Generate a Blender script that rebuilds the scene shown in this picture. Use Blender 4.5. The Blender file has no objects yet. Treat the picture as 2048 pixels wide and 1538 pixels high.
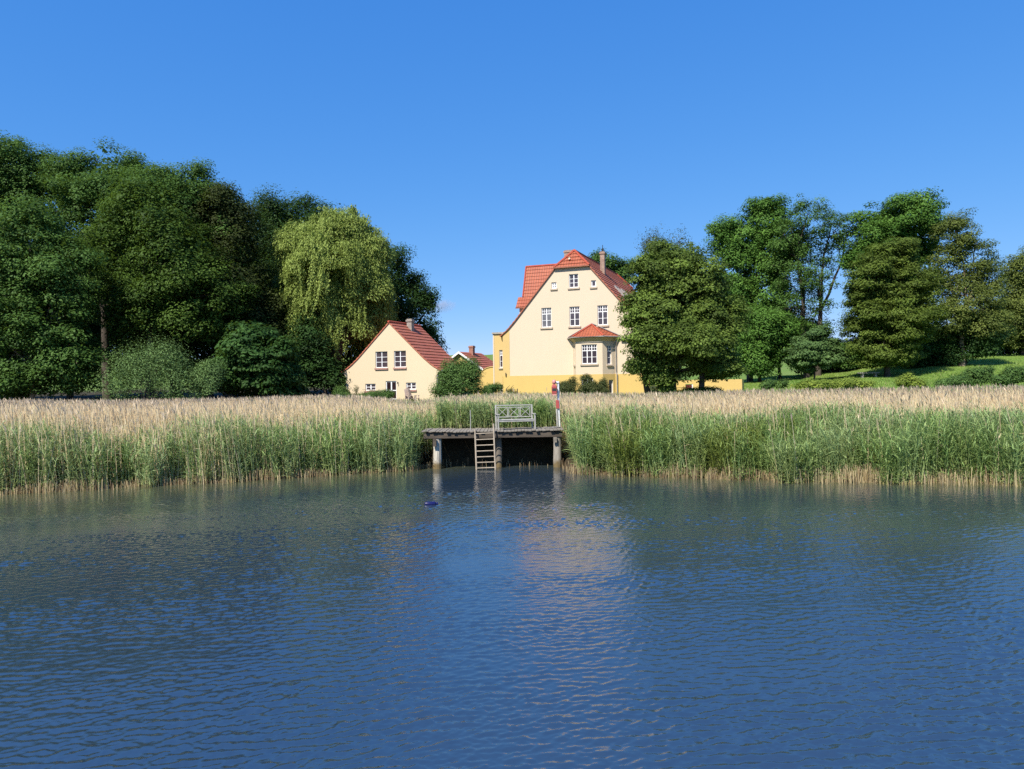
import bpy, math, random
import numpy as np
from mathutils import Vector, Matrix
from mathutils.geometry import tessellate_polygon

# ------------------------------------------------------------------ camera, sky, sun, exposure
SC = bpy.context.scene
COL = SC.collection
F = 1479.0                      # focal length in photo pixels (2048 wide)
RHO = math.radians(0.8)         # slight roll of the phone
CR, SR = math.cos(RHO), math.sin(RHO)
EYE = 3.51
cam_d = bpy.data.cameras.new('camera'); cam_d.lens = 36 * F / 2048; cam_d.sensor_width = 36
cam_d.clip_start = 0.1; cam_d.clip_end = 12000
cam = bpy.data.objects.new('camera', cam_d); COL.objects.link(cam)
cam.matrix_world = Matrix.Translation((0, 0, EYE)) @ Matrix.Rotation(math.radians(90), 4, 'X') @ Matrix.Rotation(-RHO, 4, 'Z')
SC.camera = cam

SUN_EL, SUN_AZ = math.radians(49), math.radians(214)   # azimuth clockwise from +Y: behind the camera, to its left
world = bpy.data.worlds.new('World'); SC.world = world; world.use_nodes = True
nt = world.node_tree; nt.nodes.clear()
sky = nt.nodes.new('ShaderNodeTexSky'); sky.sky_type = 'NISHITA'; sky.sun_disc = False
sky.sun_elevation = SUN_EL; sky.sun_rotation = SUN_AZ
sky.air_density = 0.6; sky.dust_density = 0.0; sky.ozone_density = 4.0; sky.altitude = 0
# the deep, even blue of the photograph's sky: each channel of the sky texture gets its own contrast
sep = nt.nodes.new('ShaderNodeSeparateColor'); com = nt.nodes.new('ShaderNodeCombineColor')
nt.links.new(sky.outputs[0], sep.inputs[0])
for ch, (pw, gain) in enumerate(((1.05, .85), (.58, 2.0), (.28, 4.9))):
    p_ = nt.nodes.new('ShaderNodeMath'); p_.operation = 'POWER'; p_.inputs[1].default_value = pw
    g_ = nt.nodes.new('ShaderNodeMath'); g_.operation = 'MULTIPLY'; g_.inputs[1].default_value = gain
    nt.links.new(sep.outputs[ch], p_.inputs[0]); nt.links.new(p_.outputs[0], g_.inputs[0]); nt.links.new(g_.outputs[0], com.inputs[ch])
bg = nt.nodes.new('ShaderNodeBackground'); bg.inputs['Strength'].default_value = 0.079
wo = nt.nodes.new('ShaderNodeOutputWorld')
nt.links.new(com.outputs[0], bg.inputs['Color']); nt.links.new(bg.outputs[0], wo.inputs[0])
sun_d = bpy.data.lights.new('sun', 'SUN'); sun_d.energy = 5.0; sun_d.angle = math.radians(0.53); sun_d.color = (1.0, 0.93, 0.82)
sun = bpy.data.objects.new('sun', sun_d); COL.objects.link(sun)
SUNV = Vector((math.sin(SUN_AZ) * math.cos(SUN_EL), math.cos(SUN_AZ) * math.cos(SUN_EL), math.sin(SUN_EL)))
sun.rotation_euler = SUNV.to_track_quat('Z', 'Y').to_euler()
SC.view_settings.view_transform = 'Standard'; SC.view_settings.look = 'None'
SC.view_settings.exposure = 0.62; SC.view_settings.gamma = 1.0; SC.view_settings.use_curve_mapping = False
SC.render.engine = 'CYCLES'
SC.cycles.max_bounces = 6; SC.cycles.diffuse_bounces = 3; SC.cycles.glossy_bounces = 3
SC.cycles.transmission_bounces = 3; SC.cycles.transparent_max_bounces = 6
SC.cycles.caustics_reflective = False; SC.cycles.caustics_refractive = False
SC.cycles.sample_clamp_indirect = 4.0
try:
    SC.cycles.use_denoising = False
except Exception:
    pass

# ------------------------------------------------------------------ helpers
rng = np.random.default_rng(7)
random.seed(7)

def ray(px, py):
    x, y = px - 1024.0, py - 769.0
    return Vector(((x * CR - y * SR) / F, 1.0, -(x * SR + y * CR) / F))
def at(px, py, Y):
    return Vector((0, 0, EYE)) + ray(px, py) * Y
def on_z(px, py, z):
    d = ray(px, py); return Vector((0, 0, EYE)) + d * ((z - EYE) / d.z)

def tag(o, label=None, cat=None, group=None, kind=None):
    if label: o['label'] = label
    if cat: o['category'] = cat
    if group: o['group'] = group
    if kind: o['kind'] = kind
    return o
def empty(name, loc, label, cat, group=None, rz=0.0):
    o = bpy.data.objects.new(name, None); COL.objects.link(o)
    o.location = loc; o.rotation_euler = (0, 0, rz); o.empty_display_size = 0.3
    return tag(o, label, cat, group)
def link(me, name, mat, parent=None, loc=None):
    o = bpy.data.objects.new(name, me); COL.objects.link(o)
    if mat: me.materials.append(mat)
    if parent: o.parent = parent
    if loc is not None: o.location = loc
    return o

def np_mesh(name, V, Q=None, T=None, attrs=None, smooth=False):
    """V (n,3); Q (m,4) quads; T (k,3) tris; attrs {name:(n,) float or (n,3) colour} per vertex"""
    me = bpy.data.meshes.new(name)
    V = np.asarray(V, np.float32)
    idx, starts, tot = [], [], []
    off = 0
    if Q is not None and len(Q):
        Q = np.asarray(Q, np.int32); idx.append(Q.ravel()); starts.append(np.arange(len(Q), dtype=np.int32) * 4 + off); off += Q.size
    if T is not None and len(T):
        T = np.asarray(T, np.int32); idx.append(T.ravel()); starts.append(np.arange(len(T), dtype=np.int32) * 3 + off); off += T.size
    idx = np.concatenate(idx); starts = np.concatenate(starts)
    me.vertices.add(len(V)); me.vertices.foreach_set('co', V.ravel())
    me.loops.add(len(idx)); me.loops.foreach_set('vertex_index', idx)
    me.polygons.add(len(starts)); me.polygons.foreach_set('loop_start', starts)
    if smooth: me.polygons.foreach_set('use_smooth', np.ones(len(starts), bool))
    for k, a in (attrs or {}).items():
        a = np.asarray(a, np.float32)
        if a.ndim == 1:
            at_ = me.attributes.new(k, 'FLOAT', 'POINT'); at_.data.foreach_set('value', a)
        else:
            at_ = me.attributes.new(k, 'FLOAT_COLOR', 'POINT')
            at_.data.foreach_set('color', np.concatenate([a, np.ones((len(a), 1), np.float32)], 1).ravel())
    me.update(calc_edges=True)
    return me

class MB:
    def __init__(s): s.v = []; s.f = []
    def face(s, pts):
        n = len(s.v); s.v += [tuple(p) for p in pts]; s.f.append(tuple(range(n, n + len(pts))))
    def obox(s, o, a, b, c):
        """box from corner o with edge vectors a,b,c"""
        o, a, b, c = Vector(o), Vector(a), Vector(b), Vector(c); n = len(s.v)
        for k in range(8):
            s.v.append(tuple(o + a * (k & 1) + b * (k >> 1 & 1) + c * (k >> 2 & 1)))
        F_ = [(0, 2, 3, 1), (4, 5, 7, 6), (0, 1, 5, 4), (2, 6, 7, 3), (0, 4, 6, 2), (1, 3, 7, 5)]
        if a.cross(b).dot(c) < 0: F_ = [tuple(reversed(q)) for q in F_]
        s.f += [tuple(n + i for i in q) for q in F_]
    def box(s, x0, x1, y0, y1, z0, z1):
        s.obox((x0, y0, z0), (x1 - x0, 0, 0), (0, y1 - y0, 0), (0, 0, z1 - z0))
    def tube(s, pts, rad, n=8, cap=True):
        pts = [Vector(p) for p in pts]
        if not hasattr(rad, '__len__'): rad = [rad] * len(pts)
        base = len(s.v); up = None
        for i, p in enumerate(pts):
            d = (pts[min(i + 1, len(pts) - 1)] - pts[max(i - 1, 0)])
            if d.length < 1e-6: d = Vector((0, 0, 1))
            d.normalize()
            if up is None or abs(up.dot(d)) > .98:
                up = Vector((1, 0, 0)) if abs(d.x) < .8 else Vector((0, 1, 0))
            x = up.cross(d).normalized(); y = d.cross(x); up = y.cross(d) * 0 + up
            for k in range(n):
                t = 2 * math.pi * k / n
                s.v.append(tuple(p + (x * math.cos(t) + y * math.sin(t)) * rad[i]))
        for i in range(len(pts) - 1):
            for k in range(n):
                a = base + i * n + k; b = base + i * n + (k + 1) % n
                s.f.append((a, b, b + n, a + n))
        if cap:
            s.f.append(tuple(base + k for k in reversed(range(n))))
            s.f.append(tuple(base + (len(pts) - 1) * n + k for k in range(n)))
    def build(s, name, mat, parent=None, smooth=False, bevel=0.0, loc=None):
        me = bpy.data.meshes.new(name); me.from_pydata(s.v, [], s.f); me.update()
        if smooth: me.polygons.foreach_set('use_smooth', np.ones(len(me.polygons), bool))
        o = link(me, name, mat, parent, loc)
        if bevel:
            m = o.modifiers.new('bevel', 'BEVEL'); m.width = bevel; m.segments = 2; m.limit_method = 'ANGLE'
        return o

# ------------------------------------------------------------------ materials
def srgb(r, g, b):
    f = lambda c: (c / 255 / 12.92) if c / 255 <= .04045 else ((c / 255 + .055) / 1.055) ** 2.4
    return (f(r), f(g), f(b))
def new_mat(name):
    m = bpy.data.materials.new(name); m.use_nodes = True
    t = m.node_tree; b = t.nodes['Principled BSDF']
    return m, t, b
def N(t, typ, **kw):
    n = t.nodes.new(typ)
    for k, v in kw.items():
        if k in n.inputs.keys(): n.inputs[k].default_value = v
        else: setattr(n, k, v)
    return n
def mixc(t, fac, a, b, blend='MIX'):
    m = t.nodes.new('ShaderNodeMix'); m.data_type = 'RGBA'; m.blend_type = blend
    if isinstance(fac, (int, float)): m.inputs[0].default_value = fac
    else: t.links.new(fac, m.inputs[0])
    for k, c in ((6, a), (7, b)):
        if isinstance(c, tuple): m.inputs[k].default_value = (*c, 1)
        else: t.links.new(c, m.inputs[k])
    return m.outputs[2]
def ramp(t, src, lo, hi):
    m = t.nodes.new('ShaderNodeMapRange'); m.inputs[1].default_value = lo; m.inputs[2].default_value = hi
    m.clamp = True; t.links.new(src, m.inputs[0]); return m.outputs[0]
def noise(t, scale, detail=4, rough=.55, vec=None, stretch=None):
    n = t.nodes.new('ShaderNodeTexNoise'); n.inputs['Scale'].default_value = scale
    n.inputs['Detail'].default_value = detail; n.inputs['Roughness'].default_value = rough
    tc = t.nodes.new('ShaderNodeTexCoord')
    src = tc.outputs['Object']
    if stretch:
        mp = t.nodes.new('ShaderNodeMapping'); mp.inputs['Scale'].default_value = stretch
        t.links.new(src, mp.inputs[0]); src = mp.outputs[0]
    t.links.new(src, n.inputs['Vector'])
    return n.outputs['Fac']
def bump(t, b, h, strength=.3, dist=.02):
    n = t.nodes.new('ShaderNodeBump'); n.inputs['Strength'].default_value = strength; n.inputs['Distance'].default_value = dist
    t.links.new(h, n.inputs['Height']); t.links.new(n.outputs[0], b.inputs['Normal'])

def mat_plain(name, col, rough=.7, var=.15, scale=3., bstr=.0, bscale=30., stretch=None, metal=0, spec=.4):
    m, t, b = new_mat(name)
    n = noise(t, scale, 5, stretch=stretch)
    c = mixc(t, ramp(t, n, .3, .7), tuple(x * (1 - var) for x in col), tuple(min(1, x * (1 + var)) for x in col))
    t.links.new(c, b.inputs['Base Color'])
    b.inputs['Roughness'].default_value = rough; b.inputs['Metallic'].default_value = metal
    b.inputs['Specular IOR Level'].default_value = spec
    if bstr: bump(t, b, noise(t, bscale, 3, stretch=stretch), bstr)
    return m

def mat_plaster(name, col, dirt=.10):
    m, t, b = new_mat(name)
    n = noise(t, .55, 6, .6); streak = noise(t, 1.6, 4, .6, stretch=(1.6, 1.6, .18))
    c = mixc(t, ramp(t, n, .35, .75), col, tuple(x * (1 - dirt) for x in col))
    c = mixc(t, ramp(t, streak, .58, .8), c, tuple(x * (.95, .945, .93)[i] for i, x in enumerate(col)))
    t.links.new(c, b.inputs['Base Color']); b.inputs['Roughness'].default_value = .9
    b.inputs['Specular IOR Level'].default_value = .2
    bump(t, b, noise(t, 60, 3), .25, .01)
    return m

def mat_tiles(name, col, axis, pitch=.24):
    """clay pantiles; courses are real steps in the mesh, the rolls across them are bump"""
    m, t, b = new_mat(name)
    w = t.nodes.new('ShaderNodeTexWave'); w.bands_direction = axis; w.wave_profile = 'SIN'
    w.inputs['Scale'].default_value = 2 * math.pi / pitch / 20 ; w.inputs['Distortion'].default_value = .0
    tc = t.nodes.new('ShaderNodeTexCoord'); t.links.new(tc.outputs['Object'], w.inputs['Vector'])
    n = noise(t, 1.1, 4); n2 = noise(t, 9., 2)
    c = mixc(t, ramp(t, n2, .3, .7), tuple(x * .72 for x in col), tuple(min(1, x * 1.2) for x in col))
    c = mixc(t, ramp(t, n, .45, .8), c, tuple(x * f for x, f in zip(col, (.75, .62, .6))))
    joint = ramp(t, w.outputs['Fac'], .0, .16)
    c = mixc(t, joint, tuple(x * .45 for x in col), c)
    t.links.new(c, b.inputs['Base Color']); b.inputs['Roughness'].default_value = .65
    bump(t, b, w.outputs['Fac'], .5, .04)
    return m

def mat_brick(name, col, mortar):
    m, t, b = new_mat(name)
    br = t.nodes.new('ShaderNodeTexBrick'); br.inputs['Scale'].default_value = 1.
    br.inputs['Brick Width'].default_value = .25; br.inputs['Row Height'].default_value = .08; br.inputs['Mortar Size'].default_value = .012
    br.inputs['Color1'].default_value = (*col, 1); br.inputs['Color2'].default_value = (*[x * .65 for x in col], 1); br.inputs['Mortar'].default_value = (*mortar, 1)
    tc = t.nodes.new('ShaderNodeTexCoord'); mp = t.nodes.new('ShaderNodeMapping'); mp.inputs['Rotation'].default_value = (math.radians(90), 0, 0)
    cx = t.nodes.new('ShaderNodeSeparateXYZ'); cb = t.nodes.new('ShaderNodeCombineXYZ'); ad = t.nodes.new('ShaderNodeMath')
    t.links.new(tc.outputs['Object'], cx.inputs[0]); t.links.new(cx.outputs[0], ad.inputs[0]); t.links.new(cx.outputs[1], ad.inputs[1])
    t.links.new(ad.outputs[0], cb.inputs[0]); t.links.new(cx.outputs[2], cb.inputs[1]); t.links.new(cb.outputs[0], br.inputs['Vector'])
    c = mixc(t, ramp(t, noise(t, 3.), .4, .8), br.outputs['Color'], tuple(x * .6 for x in col))
    t.links.new(c, b.inputs['Base Color']); b.inputs['Roughness'].default_value = .9
    return m

def mat_leaf(name, dark, light, transl=.36, rough=.6, spec=.15):
    m, t, b = new_mat(name)
    a = t.nodes.new('ShaderNodeAttribute'); a.attribute_name = 'tint'
    c = mixc(t, a.outputs['Fac'], dark, light)
    t.links.new(c, b.inputs['Base Color']); b.inputs['Roughness'].default_value = rough
    b.inputs['Specular IOR Level'].default_value = spec
    tr = t.nodes.new('ShaderNodeBsdfTranslucent')
    c2 = mixc(t, .5, c, (.14, .22, .025)); t.links.new(c2, tr.inputs['Color'])
    mx = t.nodes.new('ShaderNodeMixShader'); mx.inputs[0].default_value = transl
    out = t.nodes['Material Output']
    t.links.new(b.outputs[0], mx.inputs[1]); t.links.new(tr.outputs[0], mx.inputs[2]); t.links.new(mx.outputs[0], out.inputs[0])
    return m

def mat_reed(name, transl=.2):
    m, t, b = new_mat(name)
    a = t.nodes.new('ShaderNodeAttribute'); a.attribute_name = 'tone'
    t.links.new(a.outputs['Color'], b.inputs['Base Color']); b.inputs['Roughness'].default_value = .5
    b.inputs['Specular IOR Level'].default_value = .3
    tr = t.nodes.new('ShaderNodeBsdfTranslucent'); t.links.new(a.outputs['Color'], tr.inputs['Color'])
    mx = t.nodes.new('ShaderNodeMixShader'); mx.inputs[0].default_value = transl
    t.links.new(b.outputs[0], mx.inputs[1]); t.links.new(tr.outputs[0], mx.inputs[2]); t.links.new(mx.outputs[0], t.nodes['Material Output'].inputs[0])
    return m

M = {}
M['plaster'] = mat_plaster('cream_plaster', (.625, .518, .385), .03)
M['plaster_cot'] = mat_plaster('pale_yellow_plaster', (.625, .512, .35), .03)
M['plinth'] = mat_plaster('ochre_plaster', (.60, .425, .155), .05)
M['ochre_light'] = mat_plaster('light_ochre_plaster', (.60, .43, .18), .06)
M['tiles_side'] = mat_tiles('red_tiles_side', (.43, .128, .062), 'Y')
M['tiles_front'] = mat_tiles('red_tiles_front', (.36, .094, .042), 'X')
M['tiles_old'] = mat_tiles('dark_red_tiles', (.41, .128, .070), 'Y')
M['tile_trim'] = mat_plain('ridge_tile', (.38, .07, .035), .65, .25, 6.)
M['verge'] = mat_plain('verge_board', (.26, .10, .06), .75, .2)
M['brick'] = mat_brick('chimney_brick', (.34, .20, .14), (.42, .38, .33))
M['brick_grey'] = mat_brick('weathered_brick', (.30, .25, .21), (.42, .40, .36))
M['brick_red'] = mat_brick('red_brick', (.36, .12, .07), (.42, .36, .32))
M['white'] = mat_plain('white_paint', (.80, .80, .80), .45, .04, 2.)
M['sill'] = mat_plain('sandstone_sill', (.46, .38, .29), .85, .15, 5.)
M['sill_red'] = mat_plain('clinker_sill', (.36, .21, .17), .85, .2, 8.)
M['zinc'] = mat_plain('zinc', (.33, .31, .29), .5, .15, 4., metal=.5)
M['cornice'] = mat_plaster('cornice_plaster', (.56, .44, .27), .1)
M['lamp'] = mat_plain('black_iron', (.03, .03, .03), .5, .2)
M['door_red'] = mat_plain('oxblood_paint', (.13, .025, .02), .5, .2)
M['moss'] = mat_plain('parapet_cap', (.34, .31, .26), .9, .3, 6.)

def mat_glass(name, col):
    m, t, b = new_mat(name)
    n = noise(t, 1.2, 3)
    c = mixc(t, ramp(t, n, .3, .7), tuple(x * .7 for x in col), tuple(x * 1.25 for x in col))
    t.links.new(c, b.inputs['Base Color']); b.inputs['Roughness'].default_value = .04; b.inputs['Specular IOR Level'].default_value = .6
    return m
M['glass'] = mat_glass('window_glass', (.065, .05, .058))
M['glass_dark'] = mat_glass('dark_window_glass', (.03, .016, .018))
M['glass_curtain'] = mat_glass('curtained_window_glass', (.14, .135, .14))

BARK = mat_plain('bark', (.065, .052, .040), .95, .4, 6., .6, 18., stretch=(1, 1, .25))
BARK_PALE = mat_plain('pale_bark', (.26, .20, .14), .95, .35, 5., .5, 16., stretch=(1, 1, .3))
L = {}
L['ash'] = mat_leaf('ash_leaves', (0.0314, 0.0741, 0.0138), (0.1197, 0.2273, 0.0479))
L['deep'] = mat_leaf('deep_green_leaves', (0.0168, 0.0407, 0.0108), (0.0500, 0.1113, 0.0250))
L['maple'] = mat_leaf('maple_leaves', (0.0310, 0.0651, 0.0098), (0.1102, 0.1914, 0.0292))
L['brown'] = mat_leaf('bronze_leaves', (0.0251, 0.0388, 0.0096), (0.0647, 0.0851, 0.0222))
L['willow'] = mat_leaf('weeping_willow_leaves', (0.1380, 0.1860, 0.0312), (0.3450, 0.4320, 0.1063), .32)
L['grey'] = mat_leaf('grey_willow_leaves', (0.0718, 0.1137, 0.0479), (0.1808, 0.2503, 0.1113))
L['sallow'] = mat_leaf('sallow_leaves', (0.0788, 0.1435, 0.0462), (0.1995, 0.3168, 0.1018), .3)
L['young'] = mat_leaf('young_tree_leaves', (.050, .100, .030), (.140, .235, .075), .3)
L['chestnut'] = mat_leaf('chestnut_leaves', (0.0191, 0.0539, 0.0120), (0.0695, 0.1530, 0.0348))
L['linden'] = mat_leaf('linden_leaves', (0.0490, 0.0788, 0.0143), (0.1863, 0.2747, 0.0495))
L['bright'] = mat_leaf('bright_green_leaves', (0.0419, 0.1077, 0.0155), (0.1460, 0.2851, 0.0500), .32)
L['olive'] = mat_leaf('olive_green_leaves', (0.0565, 0.0846, 0.0130), (0.1574, 0.2245, 0.0375))
L['locust'] = mat_leaf('locust_leaves', (0.0676, 0.0951, 0.0210), (0.1785, 0.2210, 0.0488), .3)
L['birch'] = mat_leaf('birch_leaves', (0.0600, 0.0816, 0.0480), (0.1200, 0.1440, 0.0840), .3)
L['shrub'] = mat_leaf('shrub_leaves', (0.0500, 0.1063, 0.0264), (0.1375, 0.2375, 0.0600), .3)
L['vine'] = mat_leaf('yellow_green_leaves', (0.1275, 0.1885, 0.0280), (0.3000, 0.3770, 0.0630), .3)
L['rose'] = mat_leaf('rose_leaves', (.040, .065, .020), (.110, .120, .045), .25)
L['petal'] = mat_leaf('rose_petals', (.55, .45, .25), (.75, .68, .50), .2)

# ------------------------------------------------------------------ terrain
SHORE_PX = [(-700, 1016), (-300, 1002), (0, 990), (250, 975), (480, 962), (650, 952), (800, 942), (868, 935.5), (1000, 934), (1118, 933.5),
            (1140, 948), (1300, 953), (1600, 962), (1850, 966), (2048, 968), (2400, 972), (2900, 976)]
_sp = [on_z(px, py, 0) for px, py in SHORE_PX]
SHX = np.array([p.x for p in _sp]); SHY = np.array([p.y for p in _sp])
def shore(x):
    return np.interp(x, SHX, SHY)
def ground(x, y):
    x = np.asarray(x, float); y = np.asarray(y, float)
    s = y - shore(x)
    ang = 1024 + F * x / np.maximum(y, 20.)           # bearing, only to blend the left and right slopes
    right = np.clip((ang - 1380) / 500, 0, 1); right = right * right * (3 - 2 * right)
    yl = [0, 36, 45, 55, 60, 72, 110, 180, 260, 420, 700, 3000]
    zl = [.35, .35, .9, 2.1, 2.35, 2.8, 3.5, 6, 12, 21, 24, 30]
    yr = [0, 36, 45, 52, 60, 72, 85, 110, 180, 420, 3000]
    zr = [.35, .35, 1.15, 2.0, 2.75, 4.0, 5.1, 6.2, 7.5, 10, 14]
    zz = (1 - right) * np.interp(y, yl, zl) + right * np.interp(y, yr, zr)
    zz += right * np.clip((ang - 1600) / 500, 0, 1) * np.interp(y, [50, 85, 120], [0, .9, 1.2])
    zz += .10 * np.sin(x * .31 + y * .17) * np.clip((y - 40) / 20, 0, 1) + .06 * np.sin(x * .9 - y * .5)*np.clip((y - 32) / 20, 0, 1)
    bank = np.clip((s - .35) / 2.2, 0, 1)
    bed = np.maximum(-2.4, np.minimum((s - .9) * .22, .0) - .05)
    base = np.where(s < .35, bed - .03, (1 - bank) * (-.08) + bank * zz)
    jx = np.clip((x + 3.75) / .5, 0, 1) * np.clip((2.3 - x) / .5, 0, 1)
    jz = 1.38 * np.clip((y - 32.15) / .9, 0, 1) * np.clip((37.5 - y) / 3, 0, 1)
    jx = jx * np.clip((y - 31.95) / .35, 0, 1)
    return np.maximum(base, np.where(jx > 0, jx * jz + (1 - jx) * base, -9))
def gz(x, y): return float(ground(x, y))

def axis(dense0, dense1, step, far0, far1, growth=1.18):
    a = list(np.arange(dense0, dense1 + 1e-6, step)); st = step; v = dense1
    while v < far1: st *= growth; v += st; a.append(v)
    st = step; v = dense0; pre = []
    while v > far0: st *= growth; v -= st; pre.append(v)
    return np.array(pre[::-1] + a)
gx = np.concatenate([axis(-62, -5.5, .7, -3500, -5.5)[:-1], np.arange(-5.5, 3.5, .3), axis(3.5, 62, .7, 3.5, 3500)]); gy = np.concatenate([axis(22, 31, .7, -500, 31)[:-1], np.arange(31, 38, .3), axis(38, 112, .7, 38, 4500)])
GX, GY = np.meshgrid(gx, gy)
GZ = ground(GX, GY)
nx, ny = len(gx), len(gy)
ii = np.arange(nx * ny).reshape(ny, nx)
Qg = np.stack([ii[:-1, :-1], ii[:-1, 1:], ii[1:, 1:], ii[1:, :-1]], -1).reshape(-1, 4)
S_ = (GY - shore(GX)).ravel()
m, t, b = new_mat('meadow_ground')
aa = t.nodes.new('ShaderNodeAttribute'); aa.attribute_name = 'inland'
n1 = noise(t, .35, 5); n2 = noise(t, 6., 4); n3 = noise(t, .06, 4)
lawn = mixc(t, ramp(t, n1, .35, .7), (.120, .200, .034), (.165, .240, .050))
lawn = mixc(t, ramp(t, n2, .35, .75), lawn, (.085, .150, .026))
lawn = mixc(t, ramp(t, n3, .5, .8), lawn, (.145, .19, .055))
mud = mixc(t, ramp(t, n2, .3, .7), (.026, .019, .011), (.055, .042, .024))
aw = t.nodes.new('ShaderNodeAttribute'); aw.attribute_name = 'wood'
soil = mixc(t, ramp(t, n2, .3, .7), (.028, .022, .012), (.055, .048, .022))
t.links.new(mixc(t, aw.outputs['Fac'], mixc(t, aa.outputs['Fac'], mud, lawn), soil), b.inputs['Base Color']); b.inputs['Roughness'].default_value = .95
b.inputs['Specular IOR Level'].default_value = .15
bump(t, b, n2, .6, .06)
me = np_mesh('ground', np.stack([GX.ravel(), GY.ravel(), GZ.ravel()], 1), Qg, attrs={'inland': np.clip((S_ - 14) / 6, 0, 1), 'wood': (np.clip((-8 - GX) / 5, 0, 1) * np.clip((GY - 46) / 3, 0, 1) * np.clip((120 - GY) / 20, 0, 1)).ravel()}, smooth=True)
tag(link(me, 'ground', m), 'grassy bank and lawn rising behind the reeds', kind='structure')

# ------------------------------------------------------------------ water
nc, nr = 1300, 520
a_in = np.linspace(-1, 1, nc); a_out = np.array([1.1, 1.4, 2, 4, 10, 40])
aax = np.concatenate([-a_out[::-1], a_in, a_out])
yy = 5.2 * np.exp(np.linspace(0, math.log(34.5 / 5.2), nr))
yy = np.concatenate([[-400, -120, -40, -12, 0, 3.5, 4.6], yy, [36., 40.]])
ww = np.clip(.72 * yy + 5, 8, None)
WX = aax[None, :] * ww[:, None]; WY = np.repeat(yy[:, None], len(aax), 1)
def waves(x, y):
    r = np.random.default_rng(3); z = np.zeros_like(x)
    n = 170; lam = np.exp(r.uniform(math.log(.05), math.log(1.4), n)); 
    wt = np.exp(-((np.log(lam) - math.log(.11)) / .85) ** 2)
    wt /= math.sqrt((wt ** 2).sum() / 2)
    th = r.normal(math.radians(97), math.radians(20), n); th[::3] = r.normal(math.radians(85), math.radians(52), len(th[::3])); ph = r.uniform(0, 6.283, n)
    x32, y32 = x.astype(np.float32), y.astype(np.float32)
    for i in range(n):
        k = 2 * math.pi / lam[i]
        p = (k * (x32 * math.cos(th[i]) + y32 * math.sin(th[i])) + ph[i]).astype(np.float32)
        c = np.cos(p)
        z += (WAVE_SLOPE * wt[i] / k) * (c + .36 * np.cos(2 * p) + .16 * np.cos(3 * p))
    return z
WAVE_SLOPE = .25
def lowfreq(x, y, seed, sx, sy):
    r_ = np.random.default_rng(seed); z_ = 0
    for q in range(9):
        a_ = r_.uniform(0, 6.28); k_ = r_.uniform(.5, 2.2); z_ = z_ + np.sin(6.28 * k_ * (x / sx * math.cos(a_) + y / sy * math.sin(a_)) + r_.uniform(0, 6.28))
    return z_ / 3
gust = np.clip(.74 + .34 * lowfreq(WX + .35 * WY, WY, 5, 16, 5), .3, 1.3)
gust = gust * (.30 + .70 * np.clip((shore(WX) - WY - .3) / 6, 0, 1)) 
gust = np.where((np.abs(aax)[None, :] > 1) | (WY < 4.7), 0, gust)
WZ = waves(WX, WY) * gust
nx, ny = WX.shape[1], WX.shape[0]
ii = np.arange(nx * ny).reshape(ny, nx)
Qw = np.stack([ii[:-1, :-1], ii[:-1, 1:], ii[1:, 1:], ii[1:, :-1]], -1).reshape(-1, 4)
_d = shore(WX) - WY
_w = np.interp(WX, [-20, -6, 0, 6, 20], [13., 7., 2.5, 3.5, 4.5]) * (1 + .25 * np.sin(WX * .6 + WY * .4) + .2 * np.sin(WX * 1.7 - WY * .9))
SHALLOW_REFL = np.clip(1 - _d / _w, 0, 1) ** 1.2 * np.interp(WX, [-4, -1, 2.2, 4], [1, .25, .25, 1])  # olive near shore: shallow bed plus the reeds' green reflection put into the colour
m, t, b = new_mat('lake_water')
n1 = noise(t, .12, 4)
deep = (mixc(t, ramp(t, n1, .35, .7), (.018, .034, .054), (.024, .038, .052)))
sh = t.nodes.new('ShaderNodeAttribute'); sh.attribute_name = 'shallow'
t.links.new(mixc(t, sh.outputs['Fac'], deep, (.070, .078, .040)), b.inputs['Base Color'])
b.inputs['Roughness'].default_value = .015; b.inputs['IOR'].default_value = 2.5; b.inputs['Specular Tint'].default_value = (.90, .96, 1, 1)
h1 = noise(t, 24., 4, .65, stretch=(.6, 1.5, 1)); bump(t, b, h1, .10, .02)
me = np_mesh('water', np.stack([WX.ravel(), WY.ravel(), WZ.ravel()], 1), Qw, smooth=True, attrs={'shallow': SHALLOW_REFL.ravel()})
tag(link(me, 'water', m), 'rippled blue lake water in the foreground', kind='structure')

# ------------------------------------------------------------------ buildings: shared builders
class Frame:
    """a house frame: x along the facade, y into the depth, z up"""
    def __init__(s, o, deg):
        s.o = Vector(o); s.th = math.radians(deg); s.M = Matrix.Translation(s.o) @ Matrix.Rotation(-s.th, 4, 'Z'); s.I = s.M.inverted()
    def fu(s, px, py, v=0.0):
        d = s.I.to_3x3() @ ray(px, py); o = s.I @ Vector((0, 0, EYE))
        p = o + d * ((v - o.y) / d.y); return (p.x, p.z)

def wall(mb, outer, holes, P, inw, reveal=.16):
    """outer/holes: 2D loops; P(u,z)->3D point; inw: vector into the wall; cuts real openings with reveals"""
    loops = [outer] + holes
    flat = [p for l in loops for p in l]
    tri = tessellate_polygon([[Vector((p[0], p[1], 0)) for p in l] for l in loops])
    n = len(mb.v); mb.v += [tuple(P(*p)) for p in flat]
    for a, b_, c in tri:
        p, q, r = flat[a], flat[b_], flat[c]
        if (q[0] - p[0]) * (r[1] - p[1]) - (q[1] - p[1]) * (r[0] - p[0]) < 0: b_, c = c, b_
        mb.f.append((n + a, n + b_, n + c))
    for h in holes:
        for i in range(len(h)):
            p, q = h[i], h[(i + 1) % len(h)]
            A, B = Vector(P(*p)), Vector(P(*q))
            mb.face([A, B, B + inw * reveal, A + inw * reveal])
def rect(u0, u1, z0, z1): return [(u0, z0), (u1, z0), (u1, z1), (u0, z1)]

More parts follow.
